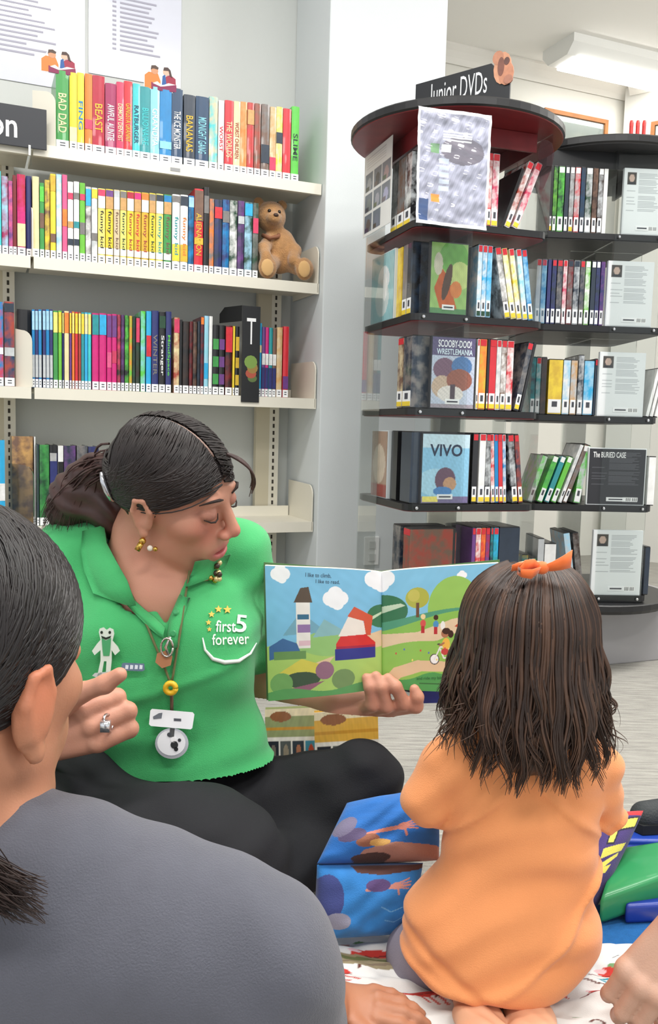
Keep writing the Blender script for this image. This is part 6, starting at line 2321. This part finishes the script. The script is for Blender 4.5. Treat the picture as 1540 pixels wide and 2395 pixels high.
for u, v, a in ((.10, .90, .1), (.24, .93, 0), (.20, .66, .2), (.34, .52, -.2), (.07, .40, .5), (.90, .80, .1), (.80, .62, -.3), (.98, .9, .4), (.88, .30, .2), (.76, .34, .0), (.56, .4, .3), (.45, .8, .1), (.62, .92, .2), (.3, .25, .3), (.5, .18, 0)):
    floret(u, v, 1.15, (206, 62, 54), (236, 196, 200), a)
for u, v in ((.74, .48), (.80, .50), (.15, .55), (.6, .7), (.4, .3), (.92, .5)):
    c.line([(u - .05, v), (u - .02, v + .02), (u + .02, v - .005), (u + .06, v + .01)], .010, (52, 150, 170)).line([(u - .03, v - .03), (u, v - .05), (u + .03, v - .03), (u + .02, v - .07)], .004, (104, 60, 52))
for k in range(26):
    u, v = r_.uniform(0, 1, 2)
    c.line([(u, v), (u + .02, v + .02), (u + .035, v - .01)], .0035, ((90, 110, 80), (110, 66, 60), (60, 66, 70))[k % 3])
    c.oval(r_.uniform(0, 1), r_.uniform(0, 1), .014, .012, ((226, 206, 120), (120, 160, 110), (214, 160, 150))[k % 3])
c.poly([(.0, .62), (.26, .66), (.26, .52), (.0, .46)], (150, 138, 108)).line([(.02, .6), (.25, .63)], .012, (106, 112, 70)).line([(.02, .5), (.25, .55)], .01, (128, 112, 92))
q = [zfloor(655, 2420), zfloor(1700, 2420), zfloor(690, 2155), zfloor(1610, 2232)]


def blanket_fn(u, v):
    U_, V_ = u[..., None], v[..., None]
    P = q[0] * (1 - U_) * (1 - V_) + q[1] * U_ * (1 - V_) + q[2] * (1 - U_) * V_ + q[3] * U_ * V_
    P = P.copy()
    edge = np.clip(np.minimum(np.minimum(u, 1 - u), np.minimum(v, 1 - v)) * 14, 0, 1)
    P[..., 2] = .0035 + edge * (.0055 + .0045 * np.sin(16 * u + 9 * v + 2 * np.sin(8 * u)) + .003 * np.sin(34 * v - 20 * u) + .0014 * np.sin(60 * u + 45 * v))
    P[..., 1] += .006 * np.sin(u * 23) * (v > .9) + .004 * np.sin(u * 9)
    return P


link('cloth', c.grid(blanket_fn, print_mat(.85, bump=.15, bscale=700)), BK, world=True)

# blue rug with yellow burst
RG = empty('play_rug', zfloor(1500, 2190).tolist(), 0, 'flat blue play rug with a pale yellow burst, behind the blanket', 'rug')
c = Canvas(120, 70, (32, 102, 168))
for k in range(11):
    a = k / 11 * 2 * math.pi
    c.poly([(.72 + .02 * math.cos(a + 1.6), .5 + .04 * math.sin(a + 1.6)), (.72 + .085 * math.cos(a), .5 + .24 * math.sin(a)), (.72 + .02 * math.cos(a - 1.6), .5 + .04 * math.sin(a - 1.6))], (236, 222, 150))
c.oval(.72, .5, .045, .12, (236, 222, 150)).mottle(.12, 30, 30, 4)
q2 = [zfloor(1180, 2262), zfloor(1720, 2262), zfloor(1230, 2120), zfloor(1680, 2120)]
link('pile', c.grid(lambda u, v: q2[0] * (1 - u[..., None]) * (1 - v[..., None]) + q2[1] * u[..., None] * (1 - v[..., None]) + q2[2] * (1 - u[..., None]) * v[..., None] + q2[3] * u[..., None] * v[..., None] + np.array((0, 0, .003)),
                    print_mat(.95, bump=.5, bscale=500)), RG, world=True)


def hexa(name, parent, bot, top, mt, bevel=.006):
    vs = [Vector(p) for p in bot] + [Vector(p) for p in top]
    b = MB().add(vs, [(0, 3, 2, 1), (4, 5, 6, 7), (0, 1, 5, 4), (1, 2, 6, 5), (2, 3, 7, 6), (3, 0, 4, 7)], mt)
    me = b.mesh(True, bevel)
    bm = bmesh.new()
    bm.from_mesh(me)
    bmesh.ops.recalc_face_normals(bm, faces=bm.faces)
    bm.to_mesh(me)
    bm.free()
    o = link(name, me, parent, world=True)
    return o


vinyl_b = mat((28, 54, 150), .38, coat=.2)
MT = empty('foam_mat', zfloor(1560, 2100).tolist(), 0, 'folded dark blue vinyl foam mat lying under the green wedge', 'foam mat')
b4 = [zfloor(1462, 2162, .004), zfloor(1700, 2150, .004), zfloor(1660, 2012, .004), zfloor(1452, 2012, .004)]
hexa('lower_layer', MT, b4, [p + np.array((0, 0, .030)) for p in b4], vinyl_b)
b5 = [zfloor(1448, 2004, 0), zfloor(1680, 2010, 0), zfloor(1650, 1936, 0), zfloor(1476, 1934, 0)]
MT2 = empty('foam_mat', zfloor(1560, 1980).tolist(), 0, 'bright blue vinyl foam mat behind the green wedge at right edge', 'foam mat')
hexa('layer', MT2, b5, [p + np.array((0, 0, .032)) for p in b5], mat((36, 70, 170), .35, coat=.2))
GW = empty('foam_wedge', zfloor(1440, 2140).tolist(), 0, 'green vinyl foam wedge resting on the blue mats beside the child', 'foam wedge')
b6 = [zfloor(1400, 2166, .004), zfloor(1620, 2085, .036), zfloor(1640, 2010, .036), zfloor(1436, 2050, .020)]
t6 = [p + np.array((0, 0, .044)) for p in b6]
t6[3] = t6[3] + np.array((0, 0, .006))
gw = hexa('block', GW, b6, t6, mat((44, 142, 84), .36, coat=.25), .008)


def pillow(root, corners, thick, canvas, mt, name='cover', wr_=.0):
    """stuffed cushion through four corner points (bottom-left, bottom-right, top-left, top-right)"""
    a, b_, c_, d_ = (np.array(p) for p in corners)
    n_ = np.cross(b_ - a, c_ - a)
    n_ /= np.linalg.norm(n_)
    if n_[1] > 0:
        n_ = -n_
    for sgn, nm in ((1, name), (-1, 'back_cover')):
        def fn(u, v, sgn=sgn):
            U_, V_ = u[..., None], v[..., None]
            e = (np.clip(u * (1 - u) * 4, 0, 1) * np.clip(v * (1 - v) * 4, 0, 1)) ** .42
            pinch = .06 * (np.sin(np.pi * u) * (2 * v - 1) * (1 - np.abs(2 * v - 1)) * 0)
            P = a * (1 - U_) * (1 - V_) + b_ * U_ * (1 - V_) + c_ * (1 - U_) * V_ + d_ * U_ * V_
            wv = wr_ * (np.sin(9 * u + 14 * v + 2 * np.sin(5 * v)) * .6 + np.sin(17 * v - 11 * u + 2 * np.sin(7 * u)) * .4) * e
            return P + n_ * ((thick * .5 * e + wv)[..., None] * sgn)
        link(nm, canvas.grid(fn, mt), root, world=True)


cm_ = print_mat(.8, bump=.2, bscale=600, sheen=.2)


def hand_print(c, u, v, s_, ang, col):
    ca, sa = math.cos(ang), math.sin(ang)
    T2 = lambda x, y: (u + s_ * (x * ca - y * sa), v + s_ * (x * sa + y * ca))
    c.line([T2(-1.8, 0), T2(-.2, 0)], .16 * s_, col)
    c.oval(*T2(.1, 0), .34 * s_, .30 * s_, col, ang)
    for x, y in ((.95, .32), (1.05, .1), (1.02, -.12), (.85, -.32), (.2, -.62)):
        c.line([T2(.15, y * .5), T2(x, y * 1.3)], .065 * s_, col)


c = Canvas(150, 130, (38, 108, 186))
c.mottle(.12, 4, 4, 9)
c.poly([(.3, 0), (.34, .12), (.6, .2), (1, .16), (1, 0)], (176, 128, 112)).oval(.42, .03, .16, .05, (70, 44, 40))
hand_print(c, .62, .40, .16, .22, (206, 132, 116))
c.oval(.35, .24, .10, .09, (150, 96, 74)).oval(.46, .2, .09, .05, (206, 160, 90)).oval(.2, .34, .12, .1, (96, 84, 120)).oval(.1, .5, .1, .16, (120, 112, 140))
CU = empty('cushion', zfloor(880, 2150).tolist(), 0, 'blue printed cushion with a pink hand print, upper one of the pair', 'cushion')
CU.location.z = .12
pillow(CU, [A_(742, 2020, 1.22), A_(1028, 2012, 1.24), A_(812, 1878, 1.275), A_(1026, 1842, 1.285)], .075, c, cm_, wr_=.004)
c = Canvas(150, 110, (48, 128, 200))
c.mottle(.14, 4, 4, 5)
c.poly([(.3, 1), (.36, .93), (.6, .9), (1, .94), (1, 1)], (84, 52, 46))
hand_print(c, .72, .76, .15, .1, (206, 140, 126))
c.oval(.55, .78, .12, .08, (90, 70, 120)).oval(.1, .6, .14, .3, (60, 70, 130)).oval(.2, .3, .12, .12, (150, 150, 170)).line([(.6, .5), (.7, .42), (.82, .46)], .006, (120, 180, 226)).line([(.66, .3), (.76, .26), (.86, .34)], .006, (120, 180, 226))
CU2 = empty('cushion', zfloor(880, 2175).tolist(), 0, 'lighter blue printed cushion lying lower, against the blanket edge', 'cushion')
lo_l, lo_r = zfloor(735, 2195, .02), zfloor(955, 2180, .02)
pillow(CU2, [lo_l, lo_r, A_(742, 2022, 1.225), A_(990, 2018, 1.24)], .075, c, cm_, wr_=.003)

# purple cushion with yellow letters
c = Canvas(150, 150, (66, 48, 112))
c.mottle(.15, 3, 3, 2)
c.rect(0, .93, 1, 1, (206, 46, 52))
yl = (226, 214, 92)
c.poly([(.60, .88), (.96, .92), (.96, .78), (.72, .74), (.70, .60), (.58, .60)], (30, 26, 50)).poly([(.62, .86), (.94, .90), (.94, .80), (.70, .76), (.68, .62), (.60, .62)], yl)
c.poly([(.56, .56), (.90, .62), (.88, .54), (.56, .46)], yl).poly([(.56, .40), (.84, .52), (.84, .48), (.64, .36)], yl).poly([(.56, .36), (.78, .40), (.74, .32), (.54, .30)], yl).poly([(.54, .26), (.7, .3), (.66, .22), (.52, .2)], yl)
CP = empty('cushion', zfloor(1400, 2140).tolist(), 0, 'purple cushion with red edge and yellow capital letters beside the child', 'cushion')
pillow(CP, [zfloor(1270, 2160, .02), A_(1392, 2128, 1.315), A_(1300, 1915, 1.40), A_(1506, 1896, 1.42)], .06, c, cm_, wr_=.002)

# dark shoe at the right edge
SH = empty('shoe', zfloor(1545, 1935).tolist(), 0, 'dark grey shoe on the blue mat at the right edge', 'shoe')
s = Solid((.48, 1.3, -.01), (.92, 1.75, .22), .004)
sb_ = A_(1508, 1925, 1.55)
sb_[2] = .055
ax = np.array((.97, .24, 0))
s.cap(sb_, sb_ + ax * .20, .026, .036, .02)
s.ell(sb_ + ax * .16 + np.array((0, 0, .03)), (.06, .038, .035), .02)
s.ell(sb_ + ax * .19 + np.array((0, 0, .07)), (.035, .024, .04), .01, sub=True)
s.build('upper', mat((52, 56, 58), .7, bump=.3, bscale=300), SH)
b = MB()
b.prism([(sb_[0] + x * ax[0] - y * ax[1], sb_[1] + x * ax[1] + y * ax[0]) for x, y in ((-.03, 0), (-.02, .026), (.06, .032), (.2, .036), (.236, .02), (.236, -.02), (.2, -.036), (.06, -.032), (-.02, -.026))], .0335, .05, mat((30, 32, 34), .8))
b.build('sole', SH, world=True)
